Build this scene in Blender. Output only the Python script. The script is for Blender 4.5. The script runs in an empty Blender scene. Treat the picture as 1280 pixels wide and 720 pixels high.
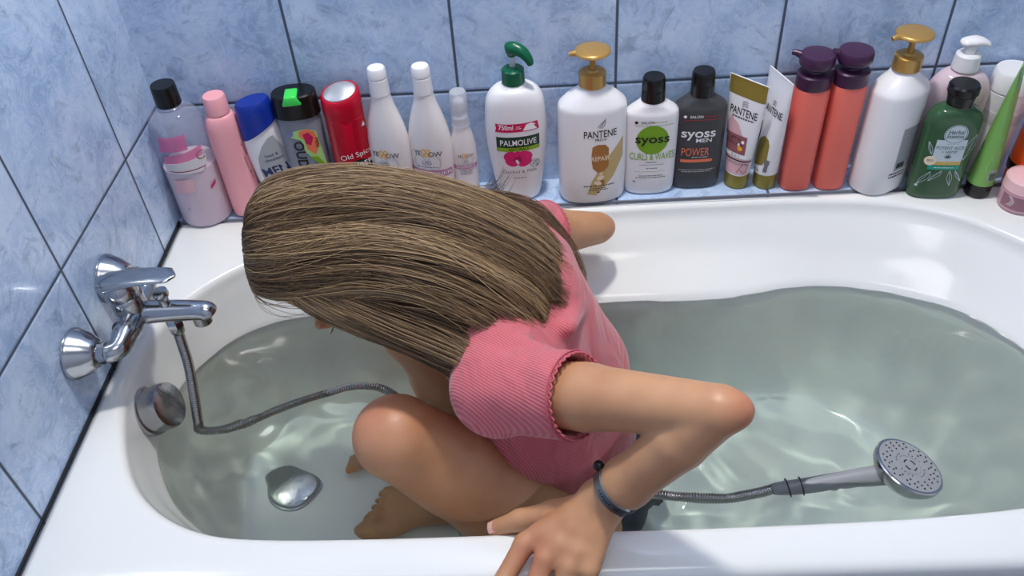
import bpy, bmesh, math, random
import numpy as np
from mathutils import Vector, Matrix
random.seed(7); rng = np.random.default_rng(11)
scene = bpy.context.scene
COL = scene.collection
PI = math.pi

def lin(r, g, b, a=1.0):
    f = lambda c: (c/255/12.92) if c/255 <= .04045 else ((c/255+.055)/1.055)**2.4
    return (f(r), f(g), f(b), a)

# ------------------------------------------------------------------ camera
cam_data = bpy.data.cameras.new('camera')
cam = bpy.data.objects.new('camera', cam_data); COL.objects.link(cam)
pa, pb, pc = 0.7367, -0.0765, 0.0489
fwd = Vector((-math.sin(pc)*math.cos(pa), math.cos(pc)*math.cos(pa), -math.sin(pa)))
rgt = Vector((math.cos(pc), math.sin(pc), 0)); upv = rgt.cross(fwd)
r2 = rgt*math.cos(pb)+upv*math.sin(pb); u2 = -rgt*math.sin(pb)+upv*math.cos(pb)
M = Matrix((r2, u2, -fwd)).transposed().to_4x4()
M.translation = Vector((0.6121, -1.2309, 0.8665))
cam.matrix_world = M
cam_data.sensor_width = 36; cam_data.lens = 36*1078.2/1280
cam_data.clip_start = .02; cam_data.clip_end = 50
scene.camera = cam

# ------------------------------------------------------------------ world, light, exposure
world = bpy.data.worlds.new('world'); scene.world = world; world.use_nodes = True
world.node_tree.nodes['Background'].inputs[0].default_value = (.86, .92, 1.0, 1)
world.node_tree.nodes['Background'].inputs[1].default_value = .45
scene.view_settings.view_transform = 'Standard'
scene.view_settings.look = 'None'
scene.view_settings.exposure = -0.04
scene.view_settings.gamma = 1.0
scene.view_settings.use_curve_mapping = False
LAMP = Vector((.64, -.22, 1.80))
ld = bpy.data.lights.new('ceiling_lamp_light', 'AREA'); ld.shape = 'DISK'; ld.size = .15
ld.energy = 21.5; ld.color = (1.0, .965, .905)
key_light = bpy.data.objects.new('ceiling_lamp_light', ld)
fd = bpy.data.lights.new('room_fill_light', 'AREA'); fd.shape = 'DISK'; fd.size = .7
fd.energy = 5; fd.color = (1.0, .985, .955)  # broad fill light added to brighten the fronts, no known lamp
fill_light = bpy.data.objects.new('room_fill_light', fd)
try:
    scene.cycles.use_denoising = True
    scene.cycles.max_bounces = 14
    scene.cycles.transmission_bounces = 8
    scene.cycles.transparent_max_bounces = 16
    scene.cycles.sample_clamp_indirect = 20
    scene.cycles.caustics_refractive = True
    scene.cycles.caustics_reflective = True
    scene.cycles.diffuse_bounces = 8; scene.cycles.glossy_bounces = 8
    scene.cycles.blur_glossy = .5
    ld.cycles.is_caustics_light = True; fd.cycles.is_caustics_light = True
except Exception as e:
    print('cycles settings', e)

# ------------------------------------------------------------------ materials
def mat(name, base=(.8, .8, .8, 1), rough=.5, metal=0., coat=0., spec=.5, sss=0., sss_rad=None, trans=0., ior=1.45, alpha=1.):
    m = bpy.data.materials.new(name); m.use_nodes = True
    p = m.node_tree.nodes['Principled BSDF']
    p.inputs['Base Color'].default_value = base
    p.inputs['Roughness'].default_value = rough
    p.inputs['Metallic'].default_value = metal
    p.inputs['Coat Weight'].default_value = coat
    p.inputs['Specular IOR Level'].default_value = spec
    p.inputs['IOR'].default_value = ior
    p.inputs['Transmission Weight'].default_value = trans
    if sss:
        p.inputs['Subsurface Weight'].default_value = sss
        p.inputs['Subsurface Radius'].default_value = sss_rad or (1, .4, .25)
        p.inputs['Subsurface Scale'].default_value = .008
    return m
def nd(m, t, **k):
    n = m.node_tree.nodes.new(t)
    for a, b in k.items(): setattr(n, a, b)
    return n
def lk(m, a, b): m.node_tree.links.new(a, b)
def P(m): return m.node_tree.nodes['Principled BSDF']
def add_noise_bump(m, scale, strength, dist=.002, coords='Object', sc=(1, 1, 1), detail=4):
    tc = nd(m, 'ShaderNodeTexCoord'); mp = nd(m, 'ShaderNodeMapping'); mp.inputs['Scale'].default_value = sc
    nz = nd(m, 'ShaderNodeTexNoise'); nz.inputs['Scale'].default_value = scale; nz.inputs['Detail'].default_value = detail
    b = nd(m, 'ShaderNodeBump'); b.inputs['Strength'].default_value = strength; b.inputs['Distance'].default_value = dist
    lk(m, tc.outputs[coords], mp.inputs[0]); lk(m, mp.outputs[0], nz.inputs[0]); lk(m, nz.outputs[0], b.inputs['Height'])
    lk(m, b.outputs[0], P(m).inputs['Normal'])
    return nz, mp
def color_vary(m, c1, c2, scale, lo=.35, hi=.65, sc=(1, 1, 1), detail=4):
    tc = nd(m, 'ShaderNodeTexCoord'); mp = nd(m, 'ShaderNodeMapping'); mp.inputs['Scale'].default_value = sc
    nz = nd(m, 'ShaderNodeTexNoise'); nz.inputs['Scale'].default_value = scale; nz.inputs['Detail'].default_value = detail
    cr = nd(m, 'ShaderNodeValToRGB'); cr.color_ramp.elements[0].position = lo; cr.color_ramp.elements[1].position = hi
    cr.color_ramp.elements[0].color = c1; cr.color_ramp.elements[1].color = c2
    lk(m, tc.outputs['Object'], mp.inputs[0]); lk(m, mp.outputs[0], nz.inputs[0]); lk(m, nz.outputs[0], cr.inputs[0])
    lk(m, cr.outputs[0], P(m).inputs['Base Color'])

def tile_material(name, axis_u, off_u, axis_v, off_v, per_u=.25, per_v=.334, dark=False):
    """glazed marbled blue tile with thin dark joints laid out on a fixed grid"""
    m = mat(name, rough=.16, coat=.2)
    tc = nd(m, 'ShaderNodeTexCoord'); sx = nd(m, 'ShaderNodeSeparateXYZ'); lk(m, tc.outputs['Object'], sx.inputs[0])
    def joint(axis, off, per):
        a = nd(m, 'ShaderNodeMath', operation='SUBTRACT'); lk(m, sx.outputs[axis], a.inputs[0]); a.inputs[1].default_value = off
        b = nd(m, 'ShaderNodeMath', operation='PINGPONG'); lk(m, a.outputs[0], b.inputs[0]); b.inputs[1].default_value = per/2
        fl = nd(m, 'ShaderNodeMath', operation='DIVIDE'); lk(m, a.outputs[0], fl.inputs[0]); fl.inputs[1].default_value = per
        fo = nd(m, 'ShaderNodeMath', operation='FLOOR'); lk(m, fl.outputs[0], fo.inputs[0])
        return b, fo
    ju, iu = joint(axis_u, off_u, per_u); jv, iv = joint(axis_v, off_v, per_v)
    mn = nd(m, 'ShaderNodeMath', operation='MINIMUM'); lk(m, ju.outputs[0], mn.inputs[0]); lk(m, jv.outputs[0], mn.inputs[1])
    mr = nd(m, 'ShaderNodeMapRange'); mr.inputs['From Min'].default_value = .0016; mr.inputs['From Max'].default_value = .0028
    lk(m, mn.outputs[0], mr.inputs['Value'])
    # a different piece of marbling on every tile
    cx = nd(m, 'ShaderNodeCombineXYZ'); lk(m, iu.outputs[0], cx.inputs[0]); lk(m, iv.outputs[0], cx.inputs[1])
    sc = nd(m, 'ShaderNodeVectorMath', operation='SCALE'); lk(m, cx.outputs[0], sc.inputs[0]); sc.inputs['Scale'].default_value = 7.31
    ad = nd(m, 'ShaderNodeVectorMath', operation='ADD'); lk(m, tc.outputs['Object'], ad.inputs[0]); lk(m, sc.outputs[0], ad.inputs[1])
    n1 = nd(m, 'ShaderNodeTexNoise'); n1.inputs['Scale'].default_value = 9; n1.inputs['Detail'].default_value = 6; n1.inputs['Distortion'].default_value = .8; n1.inputs['Roughness'].default_value = .6
    n2 = nd(m, 'ShaderNodeTexNoise'); n2.inputs['Scale'].default_value = 26; n2.inputs['Detail'].default_value = 8; n2.inputs['Distortion'].default_value = 1.6; n2.inputs['Roughness'].default_value = .7
    lk(m, ad.outputs[0], n1.inputs[0]); lk(m, ad.outputs[0], n2.inputs[0])
    c1 = nd(m, 'ShaderNodeValToRGB'); e = c1.color_ramp.elements
    e[0].position = .33; e[0].color = lin(152, 178, 214); e[1].position = .68; e[1].color = lin(202, 220, 244)
    e2 = c1.color_ramp.elements.new(.5); e2.color = lin(177, 200, 232)
    lk(m, n1.outputs[0], c1.inputs[0])
    # thin pale veins and a few grey ones
    v = nd(m, 'ShaderNodeMath', operation='SUBTRACT'); lk(m, n2.outputs[0], v.inputs[0]); v.inputs[1].default_value = .5
    va = nd(m, 'ShaderNodeMath', operation='ABSOLUTE'); lk(m, v.outputs[0], va.inputs[0])
    vr = nd(m, 'ShaderNodeMapRange'); vr.inputs['From Min'].default_value = 0; vr.inputs['From Max'].default_value = .045
    vr.inputs['To Min'].default_value = .4; vr.inputs['To Max'].default_value = 0; lk(m, va.outputs[0], vr.inputs['Value'])
    mx = nd(m, 'ShaderNodeMix', data_type='RGBA'); lk(m, vr.outputs[0], mx.inputs[0]); lk(m, c1.outputs[0], mx.inputs[6]); mx.inputs[7].default_value = lin(222, 234, 250)
    n3 = nd(m, 'ShaderNodeTexNoise'); n3.inputs['Scale'].default_value = 14; n3.inputs['Detail'].default_value = 9; n3.inputs['Distortion'].default_value = 2.5; n3.inputs['Roughness'].default_value = .75
    lk(m, ad.outputs[0], n3.inputs[0])
    g = nd(m, 'ShaderNodeMapRange'); g.inputs['From Min'].default_value = .53; g.inputs['From Max'].default_value = .66; g.inputs['To Max'].default_value = .7; lk(m, n3.outputs[0], g.inputs['Value'])
    mg = nd(m, 'ShaderNodeMix', data_type='RGBA'); lk(m, g.outputs[0], mg.inputs[0]); lk(m, mx.outputs[2], mg.inputs[6]); mg.inputs[7].default_value = lin(134, 156, 188)
    mj = nd(m, 'ShaderNodeMix', data_type='RGBA'); lk(m, mr.outputs[0], mj.inputs[0]); mj.inputs[6].default_value = lin(74, 86, 104); lk(m, mg.outputs[2], mj.inputs[7])
    lk(m, mj.outputs[2], P(m).inputs['Base Color'])
    rr = nd(m, 'ShaderNodeMapRange'); rr.inputs['To Min'].default_value = .8; rr.inputs['To Max'].default_value = .2; lk(m, mr.outputs[0], rr.inputs['Value']); lk(m, rr.outputs[0], P(m).inputs['Roughness'])
    mb = nd(m, 'ShaderNodeMapRange'); mb.inputs['From Min'].default_value = .0008; mb.inputs['From Max'].default_value = .005; lk(m, mn.outputs[0], mb.inputs['Value'])
    sm = nd(m, 'ShaderNodeMath', operation='MULTIPLY_ADD'); lk(m, n1.outputs[0], sm.inputs[0]); sm.inputs[1].default_value = .35; lk(m, mb.outputs[0], sm.inputs[2])
    b = nd(m, 'ShaderNodeBump'); b.inputs['Strength'].default_value = .6; b.inputs['Distance'].default_value = .0015; lk(m, sm.outputs[0], b.inputs['Height'])
    lk(m, b.outputs[0], P(m).inputs['Normal'])
    return m

M_tile_back = tile_material('blue_tile_back', 'X', .2406, 'Z', .1776)
M_tile_left = tile_material('blue_tile_left', 'Y', -.1514, 'Z', .1776)
M_tile_ledge = tile_material('blue_tile_ledge', 'X', .2406, 'Y', .12, per_v=.4)
M_enamel = mat('white_enamel', lin(237, 238, 236), .13, coat=.3)
M_paint = mat('white_paint', lin(225, 226, 230), .6); add_noise_bump(M_paint, 90, .15)
M_floor = mat('dark_floor_tile', lin(74, 70, 84), .35); color_vary(M_floor, lin(62, 60, 74), lin(84, 80, 94), 12)
M_panel = mat('grey_panel', lin(92, 92, 108), .4); color_vary(M_panel, lin(84, 84, 100), lin(100, 100, 116), 8)
M_chrome = mat('chrome', lin(178, 180, 184), .17, metal=1.); add_noise_bump(M_chrome, 220, .05, .0005)
M_chrome_wet = mat('wet_chrome', lin(176, 178, 182), .2, metal=1.); add_noise_bump(M_chrome_wet, 160, .5, .0012)
M_steel_hose = mat('hose_metal', lin(168, 168, 164), .2, metal=1.)
M_grey_plastic = mat('grey_plastic', lin(150, 152, 155), .35)
M_black = mat('black_plastic', lin(18, 18, 20), .25)
M_black_soft = mat('black_rubber', lin(24, 24, 27), .5)
M_white_pl = mat('white_plastic', lin(236, 234, 236), .28)
M_cream_pl = mat('pearl_white_plastic', lin(233, 228, 229), .3)
M_gold = mat('gold_plastic', lin(190, 150, 84), .3, metal=.45)
M_pink_pl = mat('pink_plastic', lin(244, 170, 178), .35)
M_blue_pl = mat('blue_plastic', lin(16, 48, 150), .25)
M_green_cap = mat('dark_green_plastic', lin(0, 92, 62), .28)
M_lime = mat('lime_plastic', lin(66, 222, 92), .35)
M_red_pl = mat('red_plastic', lin(186, 8, 42), .25)
M_silver = mat('silver_plate', lin(186, 188, 192), .3, metal=.6)
M_anthracite = mat('anthracite_plastic', lin(66, 66, 70), .4)
M_coral = mat('coral_plastic', lin(234, 112, 98), .35)
M_purple = mat('purple_plastic', lin(66, 34, 66), .3)
M_olive = mat('gold_green_foil', lin(150, 134, 62), .35, metal=.35)
M_lime_tube = mat('lime_green_tube', lin(126, 178, 92), .35)
M_orange = mat('orange_plastic', lin(240, 84, 26), .3)
def translucent(name, c, fac=.45, rough=.1):
    m = bpy.data.materials.new(name); m.use_nodes = True; nt = m.node_tree
    nt.nodes.clear()
    o = nd(m, 'ShaderNodeOutputMaterial'); mx = nd(m, 'ShaderNodeMixShader'); mx.inputs[0].default_value = fac
    t = nd(m, 'ShaderNodeBsdfTransparent'); t.inputs[0].default_value = tuple(min(1, x**.3) for x in c[:3])+(1,)
    p = nd(m, 'ShaderNodeBsdfPrincipled'); p.inputs['Base Color'].default_value = c; p.inputs['Roughness'].default_value = rough
    lk(m, t.outputs[0], mx.inputs[1]); lk(m, p.outputs[0], mx.inputs[2]); lk(m, mx.outputs[0], o.inputs[0])
    return m
M_clear = translucent('clear_plastic', lin(214, 218, 232), .22)
M_clear_grey = translucent('smoky_clear_plastic', lin(150, 156, 170), .72)
M_clear_cap = translucent('frosted_clear_cap', lin(226, 228, 236), .5)
M_liquid = mat('milky_pink_liquid', lin(238, 208, 214), .3)
M_pink_label = translucent('pink_translucent_label', lin(220, 120, 165), .75)
M_pink_pearl = translucent('pearly_pink_plastic', lin(226, 204, 214), .9)
M_green_clear = translucent('green_translucent_plastic', lin(56, 92, 60), .93)

def ink(name, r, g, b, rough=.4):
    return mat(name, lin(r, g, b), rough)
I_black = ink('black_print', 22, 22, 26); I_grey = ink('grey_print', 120, 120, 126); I_white = ink('white_print', 240, 240, 240)
I_yellow = ink('orange_yellow_print', 238, 176, 52); I_mauve = ink('mauve_print', 190, 132, 170); I_lgrey = ink('pale_grey_print', 212, 208, 212)
I_crimson = ink('crimson_print', 200, 18, 84); I_dgreen = ink('dark_green_print', 18, 58, 44); I_lime = ink('lime_print', 138, 178, 36)
I_magenta = ink('magenta_print', 222, 30, 116); I_dmagenta = ink('dark_magenta_print', 170, 12, 84); I_brown = ink('brown_print', 166, 112, 54); I_tan = ink('tan_print', 196, 170, 118)
I_cream = ink('cream_print', 236, 216, 190); I_leaf = ink('green_print', 118, 164, 28); I_coral = ink('coral_print', 238, 122, 88); I_red = ink('red_print', 200, 30, 40)
I_rose = ink('rose_print', 222, 176, 184); I_dusk = ink('dusky_rose_print', 150, 92, 98); I_navy = ink('navy_print', 28, 44, 92); I_silver = ink('silver_print', 168, 172, 176)
I_teal = ink('teal_print', 24, 150, 128); I_pale = ink('pale_blue_print', 196, 208, 214); I_gold = ink('gold_print', 204, 172, 92); I_slate = ink('slate_print', 64, 80, 92)
I_burg = ink('burgundy_print', 150, 20, 60); I_lav = ink('lavender_print', 120, 124, 170); I_lgreen = ink('light_green_print', 168, 214, 130)

# ------------------------------------------------------------------ object helpers
def link(name, mesh, material=None, parent=None, smooth=True):
    o = bpy.data.objects.new(name, mesh); COL.objects.link(o)
    if material is not None:
        for mm in (material if isinstance(material, (list, tuple)) else [material]): mesh.materials.append(mm)
    if smooth:
        mesh.polygons.foreach_set('use_smooth', [True]*len(mesh.polygons))
    if parent is not None: o.parent = parent
    return o
def from_bm(name, bm, material, parent=None, smooth=True, sharp=None):
    bmesh.ops.recalc_face_normals(bm, faces=bm.faces)
    me = bpy.data.meshes.new(name); bm.to_mesh(me); bm.free()
    o = link(name, me, material, parent, smooth)
    if smooth and sharp: me.set_sharp_from_angle(angle=math.radians(sharp))
    return o
def thing(name, label, cat, loc=(0, 0, 0), rz=0., group=None):
    o = bpy.data.objects.new(name, None); o.empty_display_size = .02; COL.objects.link(o)
    o.location = loc; o.rotation_euler = (0, 0, rz)
    return tag(o, label, cat, group)
def tag(o, label, cat, group=None):
    o['label'] = label; o['category'] = cat
    if group: o['group'] = group
    return o
def struct(o): o['kind'] = 'structure'; return o
def box(bm, x0, x1, y0, y1, z0, z1, bevel=0., seg=2):
    r = bmesh.ops.create_cube(bm, size=1)
    for v in r['verts']:
        v.co = Vector(((x0+x1)/2+v.co.x*(x1-x0), (y0+y1)/2+v.co.y*(y1-y0), (z0+z1)/2+v.co.z*(z1-z0)))
    if bevel:
        es = list({e for v in r['verts'] for e in v.link_edges})
        bmesh.ops.bevel(bm, geom=es, offset=bevel, segments=seg, affect='EDGES', profile=.5)
def catmull(pts, n=8, closed=False):
    pts = [np.array(p, float) for p in pts]; N = len(pts); out = []
    rngi = range(N if closed else N-1)
    for i in rngi:
        if closed: a, b, c, d = pts[(i-1) % N], pts[i], pts[(i+1) % N], pts[(i+2) % N]
        else: a, b, c, d = pts[max(i-1, 0)], pts[i], pts[i+1], pts[min(i+2, N-1)]
        for k in range(n):
            t = k/n
            out.append(.5*((2*b)+(-a+c)*t+(2*a-5*b+4*c-d)*t*t+(-a+3*b-3*c+d)*t**3))
    if not closed: out.append(pts[-1])
    return np.array(out)
def frames(path):
    T = np.gradient(path, axis=0); T /= np.linalg.norm(T, axis=1)[:, None]+1e-12
    N = []; ref = np.array([0, 0, 1.]) if abs(T[0][2]) < .9 else np.array([1., 0, 0])
    n = ref-T[0]*(ref@T[0]); n /= np.linalg.norm(n)
    for t in T:
        n = n-t*(n@t); n /= np.linalg.norm(n)+1e-12; N.append(n)
    N = np.array(N); return T, N, np.cross(T, N)
def tube(bm, path, rad, seg=16, cap=True, flat=None):
    path = np.array(path, float); T, N, B = frames(path)
    rad = np.broadcast_to(np.array(rad, float), (len(path),))
    rings = []
    for i, p in enumerate(path):
        fa, fb = (1, 1) if flat is None else flat
        rings.append([bm.verts.new(p+rad[i]*(math.cos(2*PI*k/seg)*N[i]*fa+math.sin(2*PI*k/seg)*B[i]*fb)) for k in range(seg)])
    for i in range(len(rings)-1):
        for k in range(seg):
            bm.faces.new((rings[i][k], rings[i][(k+1) % seg], rings[i+1][(k+1) % seg], rings[i+1][k]))
    if cap: bm.faces.new(rings[0][::-1]); bm.faces.new(rings[-1])
def lathe(bm, prof, origin=(0, 0, 0), axis=(0, 0, 1), seg=40, cap=True):
    """prof: list of (r, h) along axis"""
    ax = Vector(axis).normalized(); q = Vector((0, 0, 1)).rotation_difference(ax); o = Vector(origin)
    rings = [[bm.verts.new(o+q @ Vector((r*math.cos(2*PI*k/seg), r*math.sin(2*PI*k/seg), h))) for k in range(seg)] for r, h in prof]
    for i in range(len(rings)-1):
        for k in range(seg):
            bm.faces.new((rings[i][k], rings[i][(k+1) % seg], rings[i+1][(k+1) % seg], rings[i+1][k]))
    if cap: bm.faces.new(rings[0][::-1]); bm.faces.new(rings[-1])

# ------------------------------------------------------------------ the room
RX, RY0, ZF, ZC = 2.3, -2.1, -.56, 1.86
def slab(name, x0, x1, y0, y1, z0, z1, m):
    bm = bmesh.new(); box(bm, x0, x1, y0, y1, z0, z1); return struct(from_bm(name, bm, m, smooth=False))
slab('wall_back', -.1, RX+.1, 0, .1, ZF, ZC, M_tile_back)
slab('wall_left', -.1, 0, RY0-.1, 0, ZF, ZC, M_tile_left)
slab('wall_right', RX, RX+.1, RY0-.1, 0, ZF, ZC, M_paint)
slab('wall_front', 0, RX, RY0-.1, RY0, ZF, ZC, M_paint)
slab('floor', -.1, RX+.1, RY0-.1, .1, ZF-.08, ZF, M_floor)
slab('ceiling', -.1, RX+.1, RY0-.1, .1, ZC, ZC+.08, M_paint)
bm = bmesh.new(); box(bm, 0, RX, -.0725, 0, ZF, -.0002, .0015)
struct(from_bm('trim_1', bm, M_tile_ledge, smooth=False))      # tiled ledge between tub and wall

M_seal = mat('dark_sealant', lin(26, 28, 36), .6)
slab('trim_2', .0, .0028, -.750, -.0725, -.004, .0010, M_seal)       # sealing joint along the left wall
slab('trim_3', .0028, 1.5, -.0750, -.0722, -.004, .0006, mat('grey_sealant', lin(120, 124, 138), .6))
# lamp over the tub, then an added fill light
t = thing('overhead_light', 'small round white ceiling lamp right above the tub', 'lamp', LAMP)
bm = bmesh.new(); lathe(bm, [(.13, ZC-LAMP.z-.001), (.135, .03), (.128, .012), (.118, .008)]); from_bm('housing', bm, M_white_pl, t)
key_light.parent = t; COL.objects.link(key_light)
t = thing('overhead_light', 'added large round fill light in a white housing under the ceiling, out of view', 'lamp', (.75, -1.25, 1.80))
bm = bmesh.new(); lathe(bm, [(.37, ZC-1.801), (.375, .03), (.368, .012), (.36, .008)]); from_bm('housing', bm, M_white_pl, t)  # made-up housing around the added fill light
fill_light.parent = t; COL.objects.link(fill_light)

# ------------------------------------------------------------------ bathtub
TX0, TX1, TY0, TY1 = .0015, 1.50, -.750, -.0735
rim = [(.274,-.684),(.195,-.671),(.131,-.636),(.083,-.58),(.044,-.488),(.033,-.415),(.040,-.345),(.068,-.278),(.115,-.218),(.19,-.168),
       (.32,-.125),(.5,-.103),(.725,-.096),(.91,-.094),(1.06,-.097),(1.19,-.118),(1.29,-.172),(1.385,-.285),(1.41,-.385),(1.39,-.50),
       (1.31,-.61),(1.2,-.665),(1.05,-.683),(.85,-.688),(.6,-.688),(.42,-.688)]
mid = [(.28,-.672),(.2,-.655),(.14,-.62),(.088,-.567),(.047,-.482),(.037,-.408),(.047,-.34),(.076,-.28),(.122,-.228),(.195,-.185),
       (.32,-.152),(.5,-.14),(.725,-.135),(.91,-.130),(1.06,-.135),(1.18,-.160),(1.275,-.21),(1.355,-.31),(1.375,-.39),(1.355,-.495),
       (1.285,-.595),(1.18,-.65),(1.04,-.67),(.85,-.675),(.6,-.675),(.42,-.675)]
wat = [(.29,-.66),(.21,-.643),(.15,-.607),(.095,-.555),(.052,-.475),(.042,-.40),(.058,-.335),(.088,-.282),(.135,-.238),(.205,-.21),
       (.32,-.203),(.5,-.205),(.72,-.208),(.92,-.207),(1.055,-.187),(1.17,-.214),(1.255,-.26),(1.32,-.345),(1.335,-.40),(1.315,-.49),
       (1.25,-.585),(1.15,-.638),(1.02,-.655),(.85,-.66),(.6,-.66),(.42,-.66)]
flo = [(.27,-.60),(.21,-.59),(.165,-.565),(.13,-.525),(.115,-.45),(.11,-.39),(.118,-.335),(.14,-.29),(.175,-.262),(.23,-.25),
       (.33,-.245),(.5,-.245),(.7,-.247),(.86,-.25),(.96,-.255),(1.04,-.27),(1.09,-.30),(1.12,-.35),(1.125,-.40),(1.115,-.46),
       (1.08,-.53),(1.02,-.575),(.93,-.595),(.8,-.60),(.6,-.605),(.42,-.605)]
NS = 8
Crim, Cmid, Cwat, Cflo = [catmull([(x, y, 0) for x, y in c], NS, True)[:, :2] for c in (rim, mid, wat, flo)]
NC = len(Crim); ctr = np.array([.70, -.42])
def grow(c, d):
    tn = np.roll(c, -1, 0)-np.roll(c, 1, 0); tn /= np.linalg.norm(tn, axis=1)[:, None]
    nrm = np.stack([tn[:, 1], -tn[:, 0]], 1)
    s = np.sign(((c-ctr)*nrm).sum(1))[:, None]
    return c+nrm*s*d
ZW = -.105
loops = []
# outer apron edge, rolled rim, deck, lip, wall, floor
def outer(inset):
    """rectangle loop matched point by point to the inner contour"""
    x0, x1, y0, y1 = TX0+inset, TX1-inset, TY0+inset, TY1-inset
    out = []
    for q in Crim:
        d = q-np.array([.72, -.40]); sx = ((x1 if d[0] > 0 else x0)-.72)/d[0] if abs(d[0]) > 1e-9 else 1e9
        sy = ((y1 if d[1] > 0 else y0)+.40)/d[1] if abs(d[1]) > 1e-9 else 1e9
        s = min(sx, sy); out.append(np.array([.72, -.40])+d*s)
    out = np.array(out)
    for cx in (x0, x1):
        for cy in (y0, y1):
            i = int(np.argmin(np.linalg.norm(out-np.array([cx, cy]), axis=1))); out[i] = (cx, cy)
    return out
loops.append((outer(.004), np.full(NC, -.045)))
loops.append((outer(.0), np.full(NC, -.038)))
loops.append((outer(.0), np.full(NC, -.012)))
loops.append((outer(.0035), np.full(NC, -.0035)))
loops.append((outer(.012), np.zeros(NC)))
o_in = outer(.012); g = grow(Crim, .012)
loops.append((o_in*.5+g*.5, np.zeros(NC)))
for a, d in ((.012, 0.), (.0075, -.0012), (.0035, -.004), (.0008, -.009), (0, -.016)):
    loops.append((grow(Crim, a), np.full(NC, d)))
for tt in (.25, .5, .75, 1.): loops.append((Crim*(1-tt)+Cmid*tt, np.full(NC, -.016-.044*tt)))
for tt in (.2, .4, .6, .8, 1.):
    e = tt**1.15
    loops.append((Cmid*(1-e)+Cwat*e, np.full(NC, -.06-.045*tt)))
for k in range(1, 15):
    tt = k/14; a = tt*PI/2
    ex = 1-math.cos(a)**1.0; w_ = .85*tt+.15*ex       # curve into the floor
    zz = ZW-(.41-.105)*math.sin(a)**.9
    loops.append((Cwat*(1-w_)+Cflo*w_, np.full(NC, zz)))
for s_, dz in ((.9, -.412), (.7, -.415), (.4, -.418), (.12, -.42)):
    loops.append((ctr*(1-s_)+Cflo*s_, np.full(NC, dz)))
def loop_mesh(bm, loops, cap_last=True):
    NC = len(loops[0][0])
    rings = [[bm.verts.new((c[i][0], c[i][1], z[i])) for i in range(NC)] for c, z in loops]
    for a, b in zip(rings, rings[1:]):
        for i in range(NC):
            j = (i+1) % NC; bm.faces.new((a[i], a[j], b[j], b[i]))
    if cap_last: bm.faces.new(rings[-1])
    return rings
tub = thing('bathtub', 'white enamel bathtub filled with water along the tiled wall', 'bathtub', (0, 0, 0))
bm = bmesh.new(); loop_mesh(bm, loops)
basin = from_bm('basin', bm, M_enamel, tub)
# the shell faces inward/up: make sure normals point up
me = basin.data
if sum(p.normal.z for p in me.polygons) < 0: me.flip_normals()
bm = bmesh.new(); box(bm, .004, 1.494, -.726, -.700, ZF+.0, -.03, .003)
from_bm('front_panel', bm, M_panel, tub, smooth=False)
# overflow knob on the tap end
n_ov = Vector((.93, 0, .36)).normalized()
bm = bmesh.new()
lathe(bm, [(.036, -.012), (.037, .0), (.036, .004), (.0335, .005), (.0335, .028), (.0325, .032), (.030, .0335), (.012, .0325), (.004, .032)], origin=(.047, -.437, -.060), axis=n_ov, seg=48)
ov = from_bm('overflow_knob', bm, M_chrome_wet, tub, sharp=40)
# pop-up drain
bm = bmesh.new()
lathe(bm, [(.041, -.001), (.0415, .004), (.040, .007), (.0385, .0075), (.038, .011), (.036, .014), (.026, .0165), (.012, .0172), (.001, .0175)], origin=(.188, -.402, -.4145), seg=48)
from_bm('drain_plug', bm, M_chrome_wet, tub, sharp=40)

# ------------------------------------------------------------------ water
def wave(x, y):
    h = 0*x
    for ax, ay, k, am, ph in WV: h = h+am*np.sin((ax*x+ay*y)*k+ph+.9*np.sin(x*9+ph*2)+.8*np.cos(y*11+ph))
    # livelier near the shower head and where the hose enters
    for cx, cy, am, fr, sp in ((1.10, -.56, .0009, 95, .16), (.16, -.42, .0013, 150, .09), (.72, -.45, .0011, 80, .14), (.33, -.37, .0013, 140, .10), (.80, -.58, .0012, 150, .10), (.98, -.57, .0012, 130, .09), (.93, -.42, .0007, 75, .14)):
        r = np.sqrt((x-cx)**2+(y-cy)**2); h = h+am*np.exp(-(r/sp)**2)*np.sin(r*fr+1.2*np.sin(np.arctan2(y-cy, x-cx)*3))
    return h
WV = []
for i in range(12):
    a = rng.uniform(0, 2*PI); k = rng.uniform(22, 60); WV.append((math.cos(a), math.sin(a), k, .0006*(28/k)**1.1, rng.uniform(0, 6.28)))
for i in range(9):
    a = rng.uniform(0, 2*PI); k = rng.uniform(70, 125); WV.append((math.cos(a), math.sin(a), k, .00022, rng.uniform(0, 6.28)))
bm = bmesh.new()
def tub_loop_at(z, d):
    # interpolate contour of the basin wall at height z and push it d outwards
    pts = [(l[1][0], l[0]) for l in loops[10:]]
    for (za, ca), (zb, cb) in zip(pts, pts[1:]):
        if za >= z >= zb and za != zb:
            s = (za-z)/(za-zb); return grow(ca*(1-s)+cb*s, d)
wl = []
top = tub_loop_at(ZW, .0015)
NR = 130
for k in range(NR, -1, -1):
    s = k/NR if k else .004
    c = ctr*(1-s)+top*s
    fade = 1.0
    wl.append((c, ZW+wave(c[:, 0], c[:, 1])*fade))
wl = wl[::-1]
for c, z in loops:                       # the sides and bottom follow the basin just behind its surface
    if z[0] < ZW-.004: wl.append((grow(c, .003) if z[0] > -.409 else c, z-.003*min(1, (ZW-z[0])/.15)))
def finer(c, m=3):
    c = np.array(c, float); n = len(c); x = np.arange(n*m)/m; cc = np.concatenate([c, c[:1]])
    return np.stack([np.interp(x, np.arange(n+1), cc[:, i]) for i in range(c.shape[1])], 1) if c.ndim == 2 else np.interp(x, np.arange(n+1), cc)
wl2 = []
for i, (c, z) in enumerate(wl):
    c = finer(c); wl2.append((c, ZW+wave(c[:, 0], c[:, 1]) if i <= NR else finer(z)))
rings = loop_mesh(bm, wl2); bm.faces.new(rings[0][::-1])
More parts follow.
